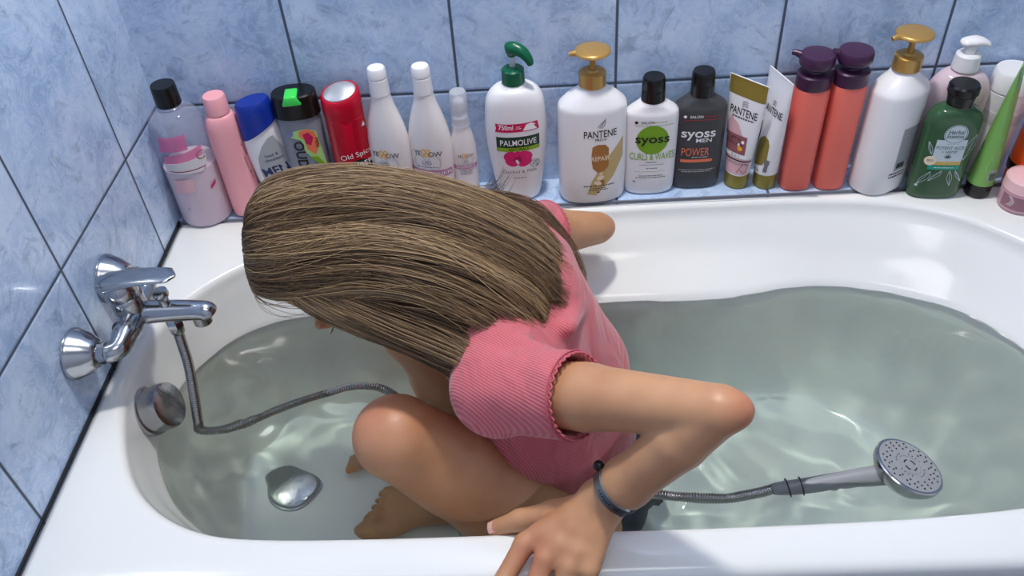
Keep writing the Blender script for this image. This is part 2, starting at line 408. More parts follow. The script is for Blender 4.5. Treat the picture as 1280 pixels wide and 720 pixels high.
water_col = (.45, .74, .50, 1)
M_water = bpy.data.materials.new('water'); M_water.use_nodes = True; nt = M_water.node_tree; nt.nodes.clear()
o_ = nd(M_water, 'ShaderNodeOutputMaterial'); rf = nd(M_water, 'ShaderNodeBsdfGlass'); rf.inputs['IOR'].default_value = 1.33; rf.inputs['Roughness'].default_value = 0.
va = nd(M_water, 'ShaderNodeVolumeAbsorption'); va.inputs['Color'].default_value = water_col; va.inputs['Density'].default_value = .32
lk(M_water, rf.outputs[0], o_.inputs['Surface']); lk(M_water, va.outputs[0], o_.inputs['Volume'])
water = from_bm('bath_water', bm, M_water)
tag(water, 'clear rippled pale green bath water filling the white tub', 'water')
water['kind'] = 'stuff'
try:
    water.cycles.is_caustics_caster = True
    basin.cycles.is_caustics_receiver = True
except Exception as e: print(e)

# ------------------------------------------------------------------ mixer tap
tap = thing('bath_mixer_tap', 'chrome single lever bath mixer tap on the left tiled wall', 'tap', (.002, -.39, .088))
def toW(o, bm, q):
    bmesh.ops.translate(bm, verts=bm.verts, vec=Vector(q))
def tap_part(name, bm, m=M_chrome, sharp=50, parent=tap):
    bmesh.ops.translate(bm, verts=bm.verts, vec=Vector((-.002, .39, -.088)))
    return from_bm(name, bm, m, parent, sharp=sharp)
for (fy, fz) in ((-.460, .085), (-.325, .096)):
    bm = bmesh.new()
    lathe(bm, [(.0345, .0), (.0345, .003), (.033, .005), (.028, .018), (.0205, .028), (.019, .031), (.017, .032)], origin=(.003, fy, fz), axis=(1, 0, 0), seg=48)
    tap_part('wall_flange', bm)
    s = 1 if fy < -.4 else -1
    bm = bmesh.new()
    lathe(bm, [(.0125, 0), (.0125, .002), (.0155, .003), (.0155, .012), (.0125, .013), (.0125, .015)], origin=(.034, fy, fz), axis=(1, 0, 0), seg=6)
    pth = catmull([(.034, fy, fz), (.048, fy, fz), (.058, fy+s*.008, fz), (.0605, fy+s*.028, .088), (.0605, fy+s*.045, .088)], 6)
    tube(bm, pth, np.interp(np.linspace(0, 1, len(pth)), [0, .3, .6, 1], [.0115, .0135, .0150, .0175]), 24)
    tap_part('connector', bm, sharp=60)
bm = bmesh.new()
tube(bm, catmull([(.060, -.425, .088), (.060, -.39, .088), (.060, -.355, .089)], 6), .0185, 28)
lathe(bm, [(.0225, 0), (.0225, .022), (.021, .026), (.019, .028)], origin=(.058, -.390, .096), seg=32)
lathe(bm, [(.019, 0), (.021, .012), (.022, .02), (.021, .03), (.017, .038), (.008, .042), (.001, .043)], origin=(.058, -.390, .108), axis=(-.12, 0, 1), seg=32)
tap_part('tap_body', bm)
bm = bmesh.new()
pth = catmull([(.058, -.39, .087), (.09, -.39, .0885), (.125, -.39, .0885), (.150, -.39, .087), (.158, -.39, .084), (.1615, -.39, .079)], 8)
tube(bm, pth, np.interp(np.linspace(0, 1, len(pth)), [0, .2, .55, .8, .9, 1], [.018, .0155, .0138, .0145, .0135, .008]), 28)
lathe(bm, [(.0125, 0), (.0125, .018), (.011, .0185)], origin=(.1475, -.39, .0665), seg=28)
tap_part('spout', bm)
# lever: a broad flat paddle rising from the dome
bm = bmesh.new()
secs = []
for i in range(15):
    s = i/14; x = .030+s*.105; z = .1405+.012*math.sin(s*PI*.62)-.001*s
    w = .0205*(1-.28*s) if s > .12 else .0205*(.55+.45*math.sin(s/.12*PI/2)); th = .0125*(1-.75*s)+.001
    if s > .9: w *= math.sqrt(max(0.05, 1-((s-.9)/.1)**2))
    secs.append([(x, -.39+w*math.copysign(abs(math.cos(a))**.7, math.cos(a)), z+th*(math.sin(a) if math.sin(a) > 0 else .8*math.sin(a))*.6) for a in [2*PI*k/24 for k in range(24)]])
rs = [[bm.verts.new(p) for p in r] for r in secs]
for a, b in zip(rs, rs[1:]):
    for k in range(24): bm.faces.new((a[k], a[(k+1) % 24], b[(k+1) % 24], b[k]))
bm.faces.new(rs[0]); bm.faces.new(rs[-1])
tap_part('lever', bm)
bm = bmesh.new()
lathe(bm, [(.0085, 0), (.0075, .004), (.0068, .010), (.0075, .016), (.0098, .018), (.0105, .022), (.0095, .0265), (.006, .028), (.001, .0285)], origin=(.106, -.39, .0985), seg=28)
tap_part('diverter_knob', bm)

# shower hose: ribbed metal pipe from under the tap, through the bath to the handset
shower = thing('shower_hose', 'ribbed metal shower hose hanging from the tap and lying through the water', 'hose', (.107, -.39, .06))
so = Vector((.107, -.39, .06))
hose_pts = [(.107, -.39, .055), (.106, -.392, .03), (.105, -.398, -.01), (.101, -.411, -.06), (.097, -.424, -.105), (.100, -.430, -.124), (.125, -.428, -.130),
            (.165, -.418, -.124), (.215, -.396, -.118), (.265, -.378, -.1135), (.315, -.364, -.1095), (.36, -.367, -.1135), (.39, -.385, -.14), (.41, -.425, -.2),
            (.44, -.47, -.30), (.50, -.55, -.365), (.58, -.585, -.35), (.655, -.585, -.25), (.70, -.575, -.155), (.735, -.570, -.118), (.79, -.579, -.1125),
            (.84, -.582, -.114), (.88, -.573, -.120), (.902, -.566, -.124)]
hp = catmull(hose_pts, 44)
seglen = np.r_[0, np.cumsum(np.linalg.norm(np.diff(hp, axis=0), axis=1))]
uu = np.arange(0, seglen[-1], .0009); hp2 = np.stack([np.interp(uu, seglen, hp[:, i]) for i in range(3)], 1)
bm = bmesh.new(); rr_ = .0068+.0006*np.where((np.arange(len(uu)) % 4) < 2, 1, -1)
tube(bm, hp2-np.array(so), rr_, 12)
from_bm('ribbed_pipe', bm, M_steel_hose, shower)
bm = bmesh.new()
lathe(bm, [(.0095, 0), (.0115, .001), (.0115, .010), (.010, .012), (.009, .018)], origin=(0, 0, -.001), axis=(0, 0, 1), seg=6)
lathe(bm, [(.0085, -.012), (.0095, -.010), (.0098, 0), (.0095, .002)], origin=(0, 0, 0), seg=28)
from_bm('hose_nut', bm, M_chrome, shower, sharp=40)

HC = Vector((1.078, -.556, -.094)); hn = Vector((.33, .06, .94)).normalized()
hs = thing('shower_handset', 'grey round shower head with nozzle holes floating at the right front', 'shower head', HC)
bm = bmesh.new()
lathe(bm, [(.030, -.022), (.039, -.016), (.0452, -.006), (.0463, -.001), (.0463, .003), (.0448, .0045), (.0420, .0045)], axis=hn, seg=56)
from_bm('head_shell', bm, M_chrome, hs, sharp=40)
bm = bmesh.new(); lathe(bm, [(.0422, .003), (.0422, .0047), (.0408, .0052), (.016, .0054), (.0155, .0046), (.0145, .0046), (.014, .0054), (.001, .0054)], axis=hn, seg=56)
from_bm('nozzle_plate', bm, M_grey_plastic, hs, sharp=40)
bm = bmesh.new(); q = Vector((0, 0, 1)).rotation_difference(hn)
for r, n, o in ((.0375, 22, 0), (.0325, 20, .1), (.0275, 16, 0)):
    for k in range(n):
        if r == .0375 and k % 5 == 4: continue
        a = 2*PI*k/n+o; c = q @ Vector((r*math.cos(a), r*math.sin(a), .0052)); lathe(bm, [(.00125, 0), (.00125, .0007), (.0007, .0009)], origin=c, axis=hn, seg=8)
for k in range(24):
    if k % 6 in (0, 1): continue
    a = 2*PI*k/24; c = q @ Vector((.0195*math.cos(a), .0195*math.sin(a), .0052)); lathe(bm, [(.0008, 0), (.0008, .0007)], origin=c, axis=hn, seg=6)
for k in range(4):
    pts = [q @ Vector((.0085*math.cos(a), .0085*math.sin(a), .0055)) for a in np.linspace(k*PI/2+.3, k*PI/2+1.2, 6)]
    tube(bm, pts, .0009, 6)
from_bm('nozzles', bm, M_black, hs)
h0 = Vector((.902, -.566, -.124)); h1 = HC-hn*.012+Vector((-.032, 0, 0))
bm = bmesh.new()
pth = catmull([h0, h0.lerp(h1, .25)+Vector((0, 0, -.002)), h0.lerp(h1, .55)+Vector((0, 0, -.003)), h0.lerp(h1, .85)+Vector((0, 0, -.003)), h1+Vector((.02, 0, -.001))], 8)
pth = pth-np.array(HC)
tube(bm, pth, np.interp(np.linspace(0, 1, len(pth)), [0, .05, .15, .5, .8, 1], [.009, .0105, .0125, .0145, .0165, .019]), 28, flat=(1, .8))
from_bm('handle', bm, M_grey_plastic, hs)
bm = bmesh.new()
d_ = (h1-h0).normalized()
for s in (.022, .040): lathe(bm, [(.0134, -.0008), (.0140, 0), (.0134, .0008)], origin=h0+d_*s-HC+Vector((0, 0, -.001)), axis=d_, seg=28)
from_bm('handle_ring', bm, M_black, hs)

# ------------------------------------------------------------------ bottles
def arc(z0, a0, b0, z1, a1, b1, k=6, n=None, n1=None):
    out = []
    for i in range(1, k+1):
        t = i/k*PI/2
        s = 1-math.cos(t)
        e = [] if n is None else [n+(n1-n)*i/k]
        out.append((z0+(z1-z0)*math.sin(t), a0+(a1-a0)*s, b0+(b1-b0)*s, *e))
    return out
def S(z, a, b=None, n=2.): return (z, a, b if b is not None else a, n)
def fixs(sec, n=2.): return [tuple(s) if len(s) >= 4 else (s[0], s[1], s[2], n) for s in sec]
class Bottle:
    def __init__(s, name, label, cat, loc, rz=0, group=None, tilt=(0, 0)):
        s.root = thing(name, label, cat, loc, math.radians(rz), group)
        if tilt != (0, 0): s.root.rotation_euler = (math.radians(tilt[0]), math.radians(tilt[1]), math.radians(rz))
        s.items = []
    def prof(s, z):
        sec = s.sec
        for p, q in zip(sec, sec[1:]):
            if q[0] >= z >= p[0] and q[0] > p[0]:
                t = (z-p[0])/(q[0]-p[0]); return [p[i]*(1-t)+q[i]*t for i in range(len(p))]
        return sec[-1] if z > sec[-1][0] else sec[0]
    def loft(s, name, sec, m, n=2., cx=None, seg=56, parent=None, smooth=True, shear=0., sharp=35, cy=None, sheary=0.):
        sec = fixs(sec, n); bm = bmesh.new(); rings = []
        for i, (z, a, b, e) in enumerate(sec):
            ox = cx(z) if cx else 0; oy = cy(z) if cy else 0; ring = []
            for k in range(seg):
                t = 2*PI*k/seg; c_, s_ = math.cos(t), math.sin(t)
                x = math.copysign(abs(c_)**(2/e), c_)*a; y = math.copysign(abs(s_)**(2/e), s_)*b
                ring.append(bm.verts.new((x+ox, y+oy, z+(shear(z) if callable(shear) else shear)*x+sheary*y)))
            rings.append(ring)
        for a, b in zip(rings, rings[1:]):
            for k in range(seg): bm.faces.new((a[k], a[(k+1) % seg], b[(k+1) % seg], b[k]))
        bm.faces.new(rings[0][::-1]); bm.faces.new(rings[-1])
        return from_bm(name, bm, m, parent or s.root, smooth, sharp=sharp)
    def body(s, sec, m, n=2., cx=None, name='body', **k):
        s.sec = fixs(sec, n); s.cx = cx; s.sh = k.get('shear', 0.)
        return s.loft(name, sec, m, n, cx, **k)
    def on(s, u, z, eps, turn=0.):
        """point on the front of the body: u runs along the surface, z up"""
        _, a, b, e = s.prof(z)
        t0 = turn
        # walk by angle so that lettering wraps round the side
        if abs(a-b) < .004 or turn:
            th = -PI/2+t0+u/((a+b)/2)
            c_, s_ = math.cos(th), math.sin(th)
            x = math.copysign(abs(c_)**(2/e), c_)*(a+eps); y = math.copysign(abs(s_)**(2/e), s_)*(b+eps)
        else:
            w = max(-.995, min(.995, u/a)); x = w*(a+eps); y = -(b)*(max(0, 1-abs(w)**e))**(1/e)-eps
        return Vector((x+(s.cx(z) if s.cx else 0), y, z+s.sh*x))
    # decals collected as one label mesh
    def text(s, txt, x, z, h, m, layer=2, align='CENTER', rot=0., sx=1., bold=0., turn=0.):
        cu = bpy.data.curves.new('t', 'FONT'); cu.body = txt; cu.size = h*1.42; cu.align_x = align; cu.offset = bold*h; cu.resolution_u = 3
        o = bpy.data.objects.new('t', cu); COL.objects.link(o)
        dg = bpy.context.evaluated_depsgraph_get(); me = bpy.data.meshes.new_from_object(o.evaluated_get(dg))
        V = [v.co.copy() for v in me.vertices]; F = [list(p.vertices) for p in me.polygons]
        bpy.data.objects.remove(o); bpy.data.curves.remove(cu); bpy.data.meshes.remove(me)
        c, si = math.cos(rot), math.sin(rot)
        V = [(x+c*v.x*sx-si*v.y, z+si*v.x*sx+c*v.y) for v in V]
        s.items.append((V, F, m, layer, turn)); return s
    def poly(s, pts, m, layer=1, turn=0., step=.005):
        bm = bmesh.new(); vs = [bm.verts.new((p[0], 0, p[1])) for p in pts]; bm.faces.new(vs)
        bmesh.ops.triangulate(bm, faces=bm.faces)
        for _ in range(5):
            es = [e for e in bm.edges if e.calc_length() > step]
            if not es: break
            bmesh.ops.subdivide_edges(bm, edges=es, cuts=1); bmesh.ops.triangulate(bm, faces=bm.faces)
        bm.verts.index_update()
        V = [(v.co.x, v.co.z) for v in bm.verts]; F = [[v.index for v in f.verts] for f in bm.faces]; bm.free()
        s.items.append((V, F, m, layer, turn)); return s
    def rect(s, x0, x1, z0, z1, m, layer=1, turn=0., skew=0.):
        nx = max(1, int(abs(x1-x0)/.004)); nz = max(1, int(abs(z1-z0)/.006))
        V = [(x0+(x1-x0)*i/nx+0*j, z0+(z1-z0)*j/nz+skew*(x0+(x1-x0)*i/nx)) for j in range(nz+1) for i in range(nx+1)]
        F = [[j*(nx+1)+i, j*(nx+1)+i+1, (j+1)*(nx+1)+i+1, (j+1)*(nx+1)+i] for j in range(nz) for i in range(nx)]
        s.items.append((V, F, m, layer, turn)); return s
    def disc(s, x, z, rx, rz, m, layer=1, turn=0., rot=0., n=28):
        return s.poly([(x+rx*math.cos(a)*math.cos(rot)-rz*math.sin(a)*math.sin(rot), z+rx*math.cos(a)*math.sin(rot)+rz*math.sin(a)*math.cos(rot)) for a in [2*PI*k/n for k in range(n)]], m, layer, turn)
    def line(s, pts, w, m, layer=2, turn=0.):
        p = catmull([(a, b, 0) for a, b in pts], 6)[:, :2]; V = []; F = []
        tn = np.gradient(p, axis=0); tn /= np.linalg.norm(tn, axis=1)[:, None]+1e-9
        for i, q in enumerate(p):
            V.append((q[0]-tn[i][1]*w/2, q[1]+tn[i][0]*w/2)); V.append((q[0]+tn[i][1]*w/2, q[1]-tn[i][0]*w/2))
        for i in range(len(p)-1): F.append([2*i, 2*i+1, 2*i+3, 2*i+2])
        s.items.append((V, F, m, layer, turn)); return s
    def micro(s, x0, x1, z, rows, m, h=.0011, gap=.0024, layer=2, turn=0., center=True):
        """rows of print too small to read, as broken dashes"""
        for r in range(rows):
            zz = z-r*gap; w = (x1-x0)*rng.uniform(.72, 1.); xa = (x0+x1)/2-w/2 if center else x0; x = xa
            while x < xa+w:
                l = rng.uniform(.0015, .005); s.rect(x, min(x+l, xa+w), zz, zz+h, m, layer, turn); x += l+.0011
        return s
    def finish(s, name='label'):
        mats = []; V = []; F = []; MI = []
        for (v, f, m, layer, turn) in s.items:
            if m not in mats: mats.append(m)
            k = len(V); V += [s.on(a, b, .00022*layer+.0001, turn) for a, b in v]
            F += [[k+i for i in ff] for ff in f]; MI += [mats.index(m)]*len(f)
        me = bpy.data.meshes.new(name); me.from_pydata(V, [], F)
        for m in mats: me.materials.append(m)
        me.polygons.foreach_set('material_index', MI)
        me.update()
        bm = bmesh.new(); bm.from_mesh(me)
        cen = Vector((0, 0, 0))
        flip = [f for f in bm.faces if f.normal.dot(Vector((f.calc_center_median().x, f.calc_center_median().y, 0))) < 0]
        bmesh.ops.reverse_faces(bm, faces=flip); bm.to_mesh(me); bm.free()
        o = bpy.data.objects.new(name, me); COL.objects.link(o); o.parent = s.root
        me.polygons.foreach_set('use_smooth', [True]*len(me.polygons))
        return o

E0 = .0006   # bottles stand this far above the ledge
# 1 clear bottle in the corner
b = Bottle('conditioner_bottle', 'tall clear bottle with black cap, half full of pale pink liquid, in the corner', 'bottle', (.048, -.0535, E0), 0)
b.body([(0, .038, .038), (.002, .0425, .0425), (.006, .044, .044), (.15, .044, .044)]+arc(.165, .044, .044, .207, .0175, .0175, 8)+[(.214, .0165, .0165)], M_clear)
b.loft('liquid', [(.0022, .040, .040), (.006, .0422, .0422), (.108, .0422, .0422), (.109, .041, .041)], M_liquid)
b.loft('cap', [(.212, .0185, .0185), (.213, .0195, .0195), (.243, .0188, .0188), (.2455, .0178, .0178)], M_black)
b.loft('neck_ring', [(.207, .0185, .0185), (.2095, .021, .021), (.2115, .0185, .0185)], M_clear)
b.poly([(-.036, .128), (.03, .135), (.034, .152), (-.03, .143)], M_pink_label, 2, .25)
b.poly([(-.03, .150), (.018, .152), (.02, .178), (-.022, .176)], M_pink_label, 1, .1)
b.poly([(-.036, .112), (.024, .108), (.034, .122), (.036, .134), (-.036, .127)], I_lgrey, 2, .25)
b.poly([(-.022, .072), (.012, .075), (.014, .1), (-.02, .098)], I_rose, 1, .0)
b.poly([(.0, .0), (.012, .006), (.014, .013), (.002, .007)], I_crimson, 2, .8)
b.items[-1] = ([(x, z+.07) for x, z in b.items[-1][0]],)+b.items[-1][1:]
b.rect(-.03, .03, .114, .1155, I_burg, 3, .25)
b.finish(); b.items = []; b.text('C', .0, .128, .016, I_dusk, 3, turn=.85); b.finish('side_letter'); b.items = []; b.text('o', .0, .040, .006, I_grey, 2, turn=-.2); b.finish('base_mark')
# 2 pink bottle
b = Bottle('shampoo_bottle', 'slim all-pink bottle with a round pink cap beside the clear corner bottle', 'bottle', (.117, -.047, E0), 25)
b.body([(0, .022, .019), (.003, .0255, .0225), (.01, .0265, .0235), (.14, .027, .0235)]+arc(.155, .027, .0235, .188, .0165, .0165, 8)+[(.190, .016, .016)], M_pink_pl, 2.4)
b.loft('cap', [(.1895, .0175, .0175), (.1905, .0182, .0182), (.216, .0175, .0175), (.219, .0160, .0160)], M_pink_pl)
b.text('Shine', .0, .138, .0085, I_dusk, 1, rot=-1.35, turn=.55, align='LEFT').text('shampoo 400 ml', .0, .112, .0045, I_dusk, 1, rot=-1.45, turn=.5, align='LEFT')
b.finish()
# 3 white men's bottle, blue slanted cap
b = Bottle('shampoo_bottle', 'white curved bottle with large slanted royal blue cap and grey label', 'bottle', (.173, -.040, E0), 14)
cxf = lambda z: .016*(1-min(z, .2)/.2)**1.3-.002
b.body([(0, .022, .016), (.003, .027, .020), (.02, .031, .022), (.07, .034, .023), (.11, .0345, .023), (.15, .032, .022), (.172, .029, .020), (.182, .024, .016)], M_white_pl, 2.3, cx=cxf, shear=.0)
b.loft('cap', [(.156, .0315, .0225), (.157, .0325, .0235), (.17, .0315, .0225), (.19, .029, .021), (.2, .0275, .0195), (.2035, .025, .017)], M_blue_pl, 2.2, cx=cxf, shear=lambda z: .62-.50*min(1, max(0, (z-.15)/.05)))
b.poly([(-.018, .112), (-.006, .132), (.008, .146), (.016, .148), (.026, .12), (.030, .09), (.030, .075), (-.022, .068), (-.022, .09)], I_silver, 1)
b.poly([(-.022, .068), (.030, .080), (.024, .055), (.006, .036), (-.004, .030), (-.014, .045)], I_navy, 1)
b.poly([(-.010, .046), (.022, .058), (.010, .041), (-.004, .030)], I_burg, 2)
b.line([(-.004, .031), (.012, .046), (.026, .062)], .0015, I_white, 3)
b.text('MEN', .003, .078, .0155, I_navy, 2, rot=.15, bold=.03).text('ULTRA', .012, .066, .006, I_white, 3, rot=.2).text('head &', .004, .112, .0055, I_navy, 2, rot=.12).text('shoulders', .006, .104, .0055, I_navy, 2, rot=.12)
b.finish()
# 4 clear-grey bottle with black lid and green flap
b = Bottle('shower_gel_bottle', 'smoky clear bottle with wide black lid and bright green flap', 'bottle', (.238, -.038, E0), 6)
b.body([(0, .026, .018), (.003, .030, .0215), (.03, .0315, .0225), (.12, .034, .0235), (.165, .034, .0235), (.175, .032, .0225)], M_clear_grey, 2.5)
b.loft('liquid', [(.003, .028, .0198), (.03, .0296, .0207), (.12, .032, .0218), (.16, .032, .0218)], I_silver, 2.5)
b.loft('lid', [(.176, .0355, .0245), (.1765, .0365, .0255), (.206, .0350, .0245), (.2125, .0345, .0240), (.2145, .032, .022)], M_black, 2.3)
bm = bmesh.new(); box(bm, -.0165, .0135, -.0262, .004, .2010, .2175, .003, 2)
for v in bm.verts:
    if v.co.z > .21: v.co.x = -.0025+(v.co.x+.0025)*.66
from_bm('flap', bm, M_lime, b.root)
b.poly([(-.020, .154), (-.004, .157), (.010, .159), (.024, .152), (.022, .142), (.026, .128), (.020, .105), (.029, .082), (.014, .098), (.002, .116), (.001, .138), (-.016, .145)], I_lgreen, 1)
b.poly([(-.002, .155), (.010, .159), (.022, .151), (.02, .140), (.024, .126), (.016, .110), (.005, .122), (.004, .14), (-.003, .146)], I_coral, 2)
b.poly([(.003, .15), (.012, .152), (.018, .142), (.012, .128), (.005, .133)], I_crimson, 3)
b.poly([(.006, .108), (.018, .106), (.029, .082), (.016, .094)], I_leaf, 3)
b.poly([(-.021, .155), (-.010, .157), (-.012, .148), (-.018, .145)], I_lav, 2)
b.text('OUD', -.014, .138, .0155, I_black, 3, rot=-PI/2, align='LEFT', bold=.03)
b.text('MEN', .019, .14, .006, I_black, 4, rot=-PI/2, align='LEFT')
b.finish()
# 5 red bottle, slanted silver button
b = Bottle('shower_gel_bottle', 'crimson red bottle with slanted top and oval silver button', 'bottle', (.309, -.034, E0), 16)
b.body([(0, .026, .018), (.003, .0295, .021), (.1, .031, .0225), (.165, .031, .0225), (.166, .0302, .0218)], M_red_pl, 2.6)
b.loft('lid', [(.167, .031, .0225), (.190, .0318, .023), (.202, .0310, .0225), (.2055, .0285, .020)], M_red_pl, 2.4, shear=.12, sheary=.35)
b.loft('button', [(.203, .0250, .0175), (.2068, .0258, .0180), (.2082, .0235, .016)], M_silver, 2., shear=.12, sheary=.35)
b.text('Old Spice', .006, .098, .0095, I_white, 1, rot=.12)
b.disc(.008, .074, .021, .019, I_black, 1).text('TIMBER', .008, .078, .0095, I_white, 2, rot=.1, bold=.02).disc(.002, .066, .011, .006, I_dgreen, 2).disc(.018, .067, .005, .006, I_silver, 2)
b.text('WITH MINT', .008, .062, .0045, I_white, 3, rot=.1).line([(-.006, .058), (.008, .055), (.022, .060)], .001, I_white, 2)
b.finish(); b.items = []; b.poly([(.022, .150), (.026, .158), (.028, .149)], I_white, 1); b.finish('side_mark')
# 6, 7 pearl bottles with mauve band ; 8 small spray
def yellow(x, y, rz, lab, word, k=1.):
    b = Bottle('shampoo_bottle' if word == 'SHAMPOO' else 'conditioner_bottle', lab, 'bottle', (x, y, E0), rz)
    b.body([(0, .026, .019), (.003, .030, .022), (.01, .0315, .023), (.05, .0345, .0240), (.09, .0365, .0245), (.12, .0355, .0240), (.145, .0305, .0225), (.165, .0245, .0195), (.182, .0185, .0165), (.196, .0155, .0150), (.2, .0152, .015)], M_cream_pl, 2.1)
    b.loft('cap', [(.2, .0148, .0148), (.2005, .0158, .0158), (.226, .0145, .0145), (.2265, .0136, .0136), (.229, .0138, .0138), (.2295, .0146, .0146), (.2415, .0142, .0142), (.2445, .0125, .0125)], M_white_pl)
    yellow_label(b, word, 1.)
    return b
def yellow_label(b, word, k):
    z = .097*k if k == 1 else .083
    for sx_ in (-1, 1):
        b.line([(sx_*.012*k-.010*k*math.cos(a), z-.013*k+.014*k*math.sin(a)) for a in np.linspace(0, 2*PI, 9)], .0022*k, I_lgrey, 1)
    b.text('YE', -.0142*k, z, .0088*k, I_black, 3, sx=.92).text('OW', .0148*k, z, .0088*k, I_black, 3, sx=.92)
    for ox in (-.0036*k, .0040*k):
        b.line([(ox-.003*k, z-.002*k), (ox+.0034*k, z+.006*k), (ox+.0005*k, z+.0125*k), (ox-.0034*k, z+.007*k), (ox+.001*k, z+.002*k), (ox+.003*k, z-.002*k)], .0018*k, I_yellow, 3)
    b.text('LISS', 0, z-.016*k, .007*k, I_grey, 3)
    b.micro(-.018*k, .018*k, z-.022*k, 1, I_grey, h=.0014*k)
    w = .0345*k if k == 1 else .0205
    b.rect(-w, w, z-.040*k, z-.027*k, I_mauve, 2); b.text(word, 0, z-.0365*k, .0065*k, I_white, 3, sx=1.1)
    b.micro(-.02*k, .02*k, z-.045*k, int(7 if k == 1 else 4), I_grey, h=.001, gap=.0032 if k == 1 else .0026)
    b.finish()
yellow(.372, -.034, -20, 'left of the two tall pearl-white bottles with mauve bands and flip caps', 'SHAMPOO')
yellow(.4395, -.036, -16, 'right of the two tall pearl-white bottles, its mauve band reading conditioner', 'CONDITIONER')
b = Bottle('spray_bottle', 'small slim pearl-white spray bottle with frosted clear overcap and mauve band', 'bottle', (.4915, -.030, E0), 8)
b.body([(0, .0175, .0155), (.003, .0205, .018), (.06, .0215, .0185), (.095, .021, .018), (.115, .0175, .016), (.13, .0142, .0142), (.135, .0138, .0138)], M_cream_pl)
b.loft('spray_head', [(.135, .0115, .0115), (.15, .0115, .0115), (.151, .008, .008), (.165, .0075, .0075), (.167, .0095, .0095), (.178, .0095, .0095), (.18, .008, .008)], M_white_pl)
b.loft('overcap', [(.136, .0146, .0146), (.1365, .0152, .0152), (.165, .0142, .0142), (.192, .0138, .0138), (.1945, .0120, .0120)], M_clear_cap)
yellow_label(b, 'TREATMENT', .56)

def pump_head(b, z, m, head='disc', r=.028, stem=None, ang=0., collar_r=.019, cz=.022):
    """collar, stem and actuator"""
    b.loft('pump_collar', [(z, collar_r*.98, collar_r*.98), (z+.001, collar_r*1.03, collar_r*1.03), (z+cz, collar_r, collar_r), (z+cz+.002, collar_r*.86, collar_r*.86), (z+cz+.0022, .010, .010), (z+cz+.005, .0085, .0085)], m, seg=40)
    s_ = b.loft('pump_stem', [(z+cz+.004, .0048, .0048), (z+cz+.018, .0045, .0045), (z+cz+.024, .0060, .0060), (z+cz+.028, .0095, .0095)], stem or m, seg=20)
    zt = z+cz+.026
    bm = bmesh.new(); ca, sa = math.cos(ang), math.sin(ang)
    if head == 'disc':
        lathe(bm, [(.008, zt-.002), (.012, zt+.001), (r*.86, zt+.004), (r, zt+.0065), (r*.98, zt+.0095), (r*.88, zt+.0112), (r*.5, zt+.012), (.001, zt+.0121)], seg=44)
        tube(bm, [(ca*r*.7, sa*r*.7, zt+.0065), (ca*r*1.12, sa*r*1.12, zt+.0062), (ca*r*1.28, sa*r*1.28, zt+.0048)], [.0055, .0042, .0034], 14)
    elif head == 'thick':
        lathe(bm, [(.010, zt-.001), (r*.94, zt), (r, zt+.003), (r, zt+.014), (r*.93, zt+.0175), (r*.6, zt+.0185), (.001, zt+.0187)], seg=44)
        tube(bm, [(ca*r*.8, sa*r*.8, zt+.011), (ca*r*1.25, sa*r*1.25, zt+.0125), (ca*r*1.45, sa*r*1.45, zt+.011)], [.006, .0042, .0036], 14)
    elif head == 'beak':
        p = catmull([(-.008*ca, -.008*sa, zt+.006), (.0, 0, zt+.0085), (.016*ca, .016*sa, zt+.006), (.027*ca, .027*sa, zt-.004), (.031*ca, .031*sa, zt-.014)], 8)
        tube(bm, p, np.interp(np.linspace(0, 1, len(p)), [0, .1, .3, .6, .9, 1], [.005, .0085, .0105, .0085, .0058, .0042]), 20)
        lathe(bm, [(.0065, zt-.004), (.0095, zt+.004), (.009, zt+.008)], seg=24)
    else:   # spoon
        p = catmull([(-.018*ca, -.018*sa, zt+.010), (.0, 0, zt+.010), (.018*ca, .018*sa, zt+.009), (.034*ca, .034*sa, zt+.003)], 8)
        tube(bm, p, np.interp(np.linspace(0, 1, len(p)), [0, .08, .35, .7, 1], [.006, .012, .014, .009, .0045]), 22, flat=(.5, 1))
        lathe(bm, [(.009, zt-.002), (.010, zt+.004), (.008, zt+.009)], seg=24)
    from_bm('pump_head', bm, m, b.root, sharp=50)

# 9 white pump bottle, green pump
b = Bottle('soap_bottle', 'white curvy pump bottle with dark green pump and pink orchid label', 'bottle', (.580, -.037, E0), 5)
b.body([(0, .029, .021), (.003, .0335, .0245), (.012, .036, .026), (.05, .0425, .029), (.10, .048, .0315), (.14, .0495, .032), (.165, .0475, .031)]+arc(.172, .0465, .0305, .204, .022, .0205, 8)+[(.209, .0165, .0165), (.212, .0158, .0158)], M_white_pl, 2.2)
pump_head(b, .209, M_green_cap, 'beak', ang=-.55, collar_r=.0175, cz=.022, stem=M_clear_cap)
b.poly([(-.034, .1535), (.032, .1535), (.034, .1415), (.034, .139), (-.035, .139), (-.033, .146)], I_crimson, 1)
b.text('750ml', -.018, .1435, .0085, I_white, 2, bold=.02, sx=.78).micro(-.003, .007, .1475, 2, I_white, gap=.003)
b.poly([(.008, .1405), (.016, .147), (.014, .151), (.022, .1525), (.029, .149), (.024, .147), (.031, .1405)], I_white, 2)
b.rect(-.034, .034, .109, .130, I_dgreen, 1); b.rect(-.034, .034, .1035, .1105, I_lime, 2)
b.text('PALMOLIVE', 0, .1145, .0105, I_white, 3, sx=.76, bold=.015).text('NATURALS', 0, .105, .0045, I_dgreen, 3, bold=.02)
for (px, pz, ra, rb, ro) in ((-.014, .094, .011, .009, .5), (.010, .094, .012, .009, -.4), (-.012, .083, .011, .0085, -.5), (.009, .082, .012, .0085, .5), (-.002, .096, .006, .008, 0)):
    b.disc(px, pz, ra, rb, I_magenta, 1, rot=ro)
b.disc(-.002, .087, .006, .006, I_dmagenta, 2).disc(-.003, .083, .0022, .005, I_white, 3, rot=.4)
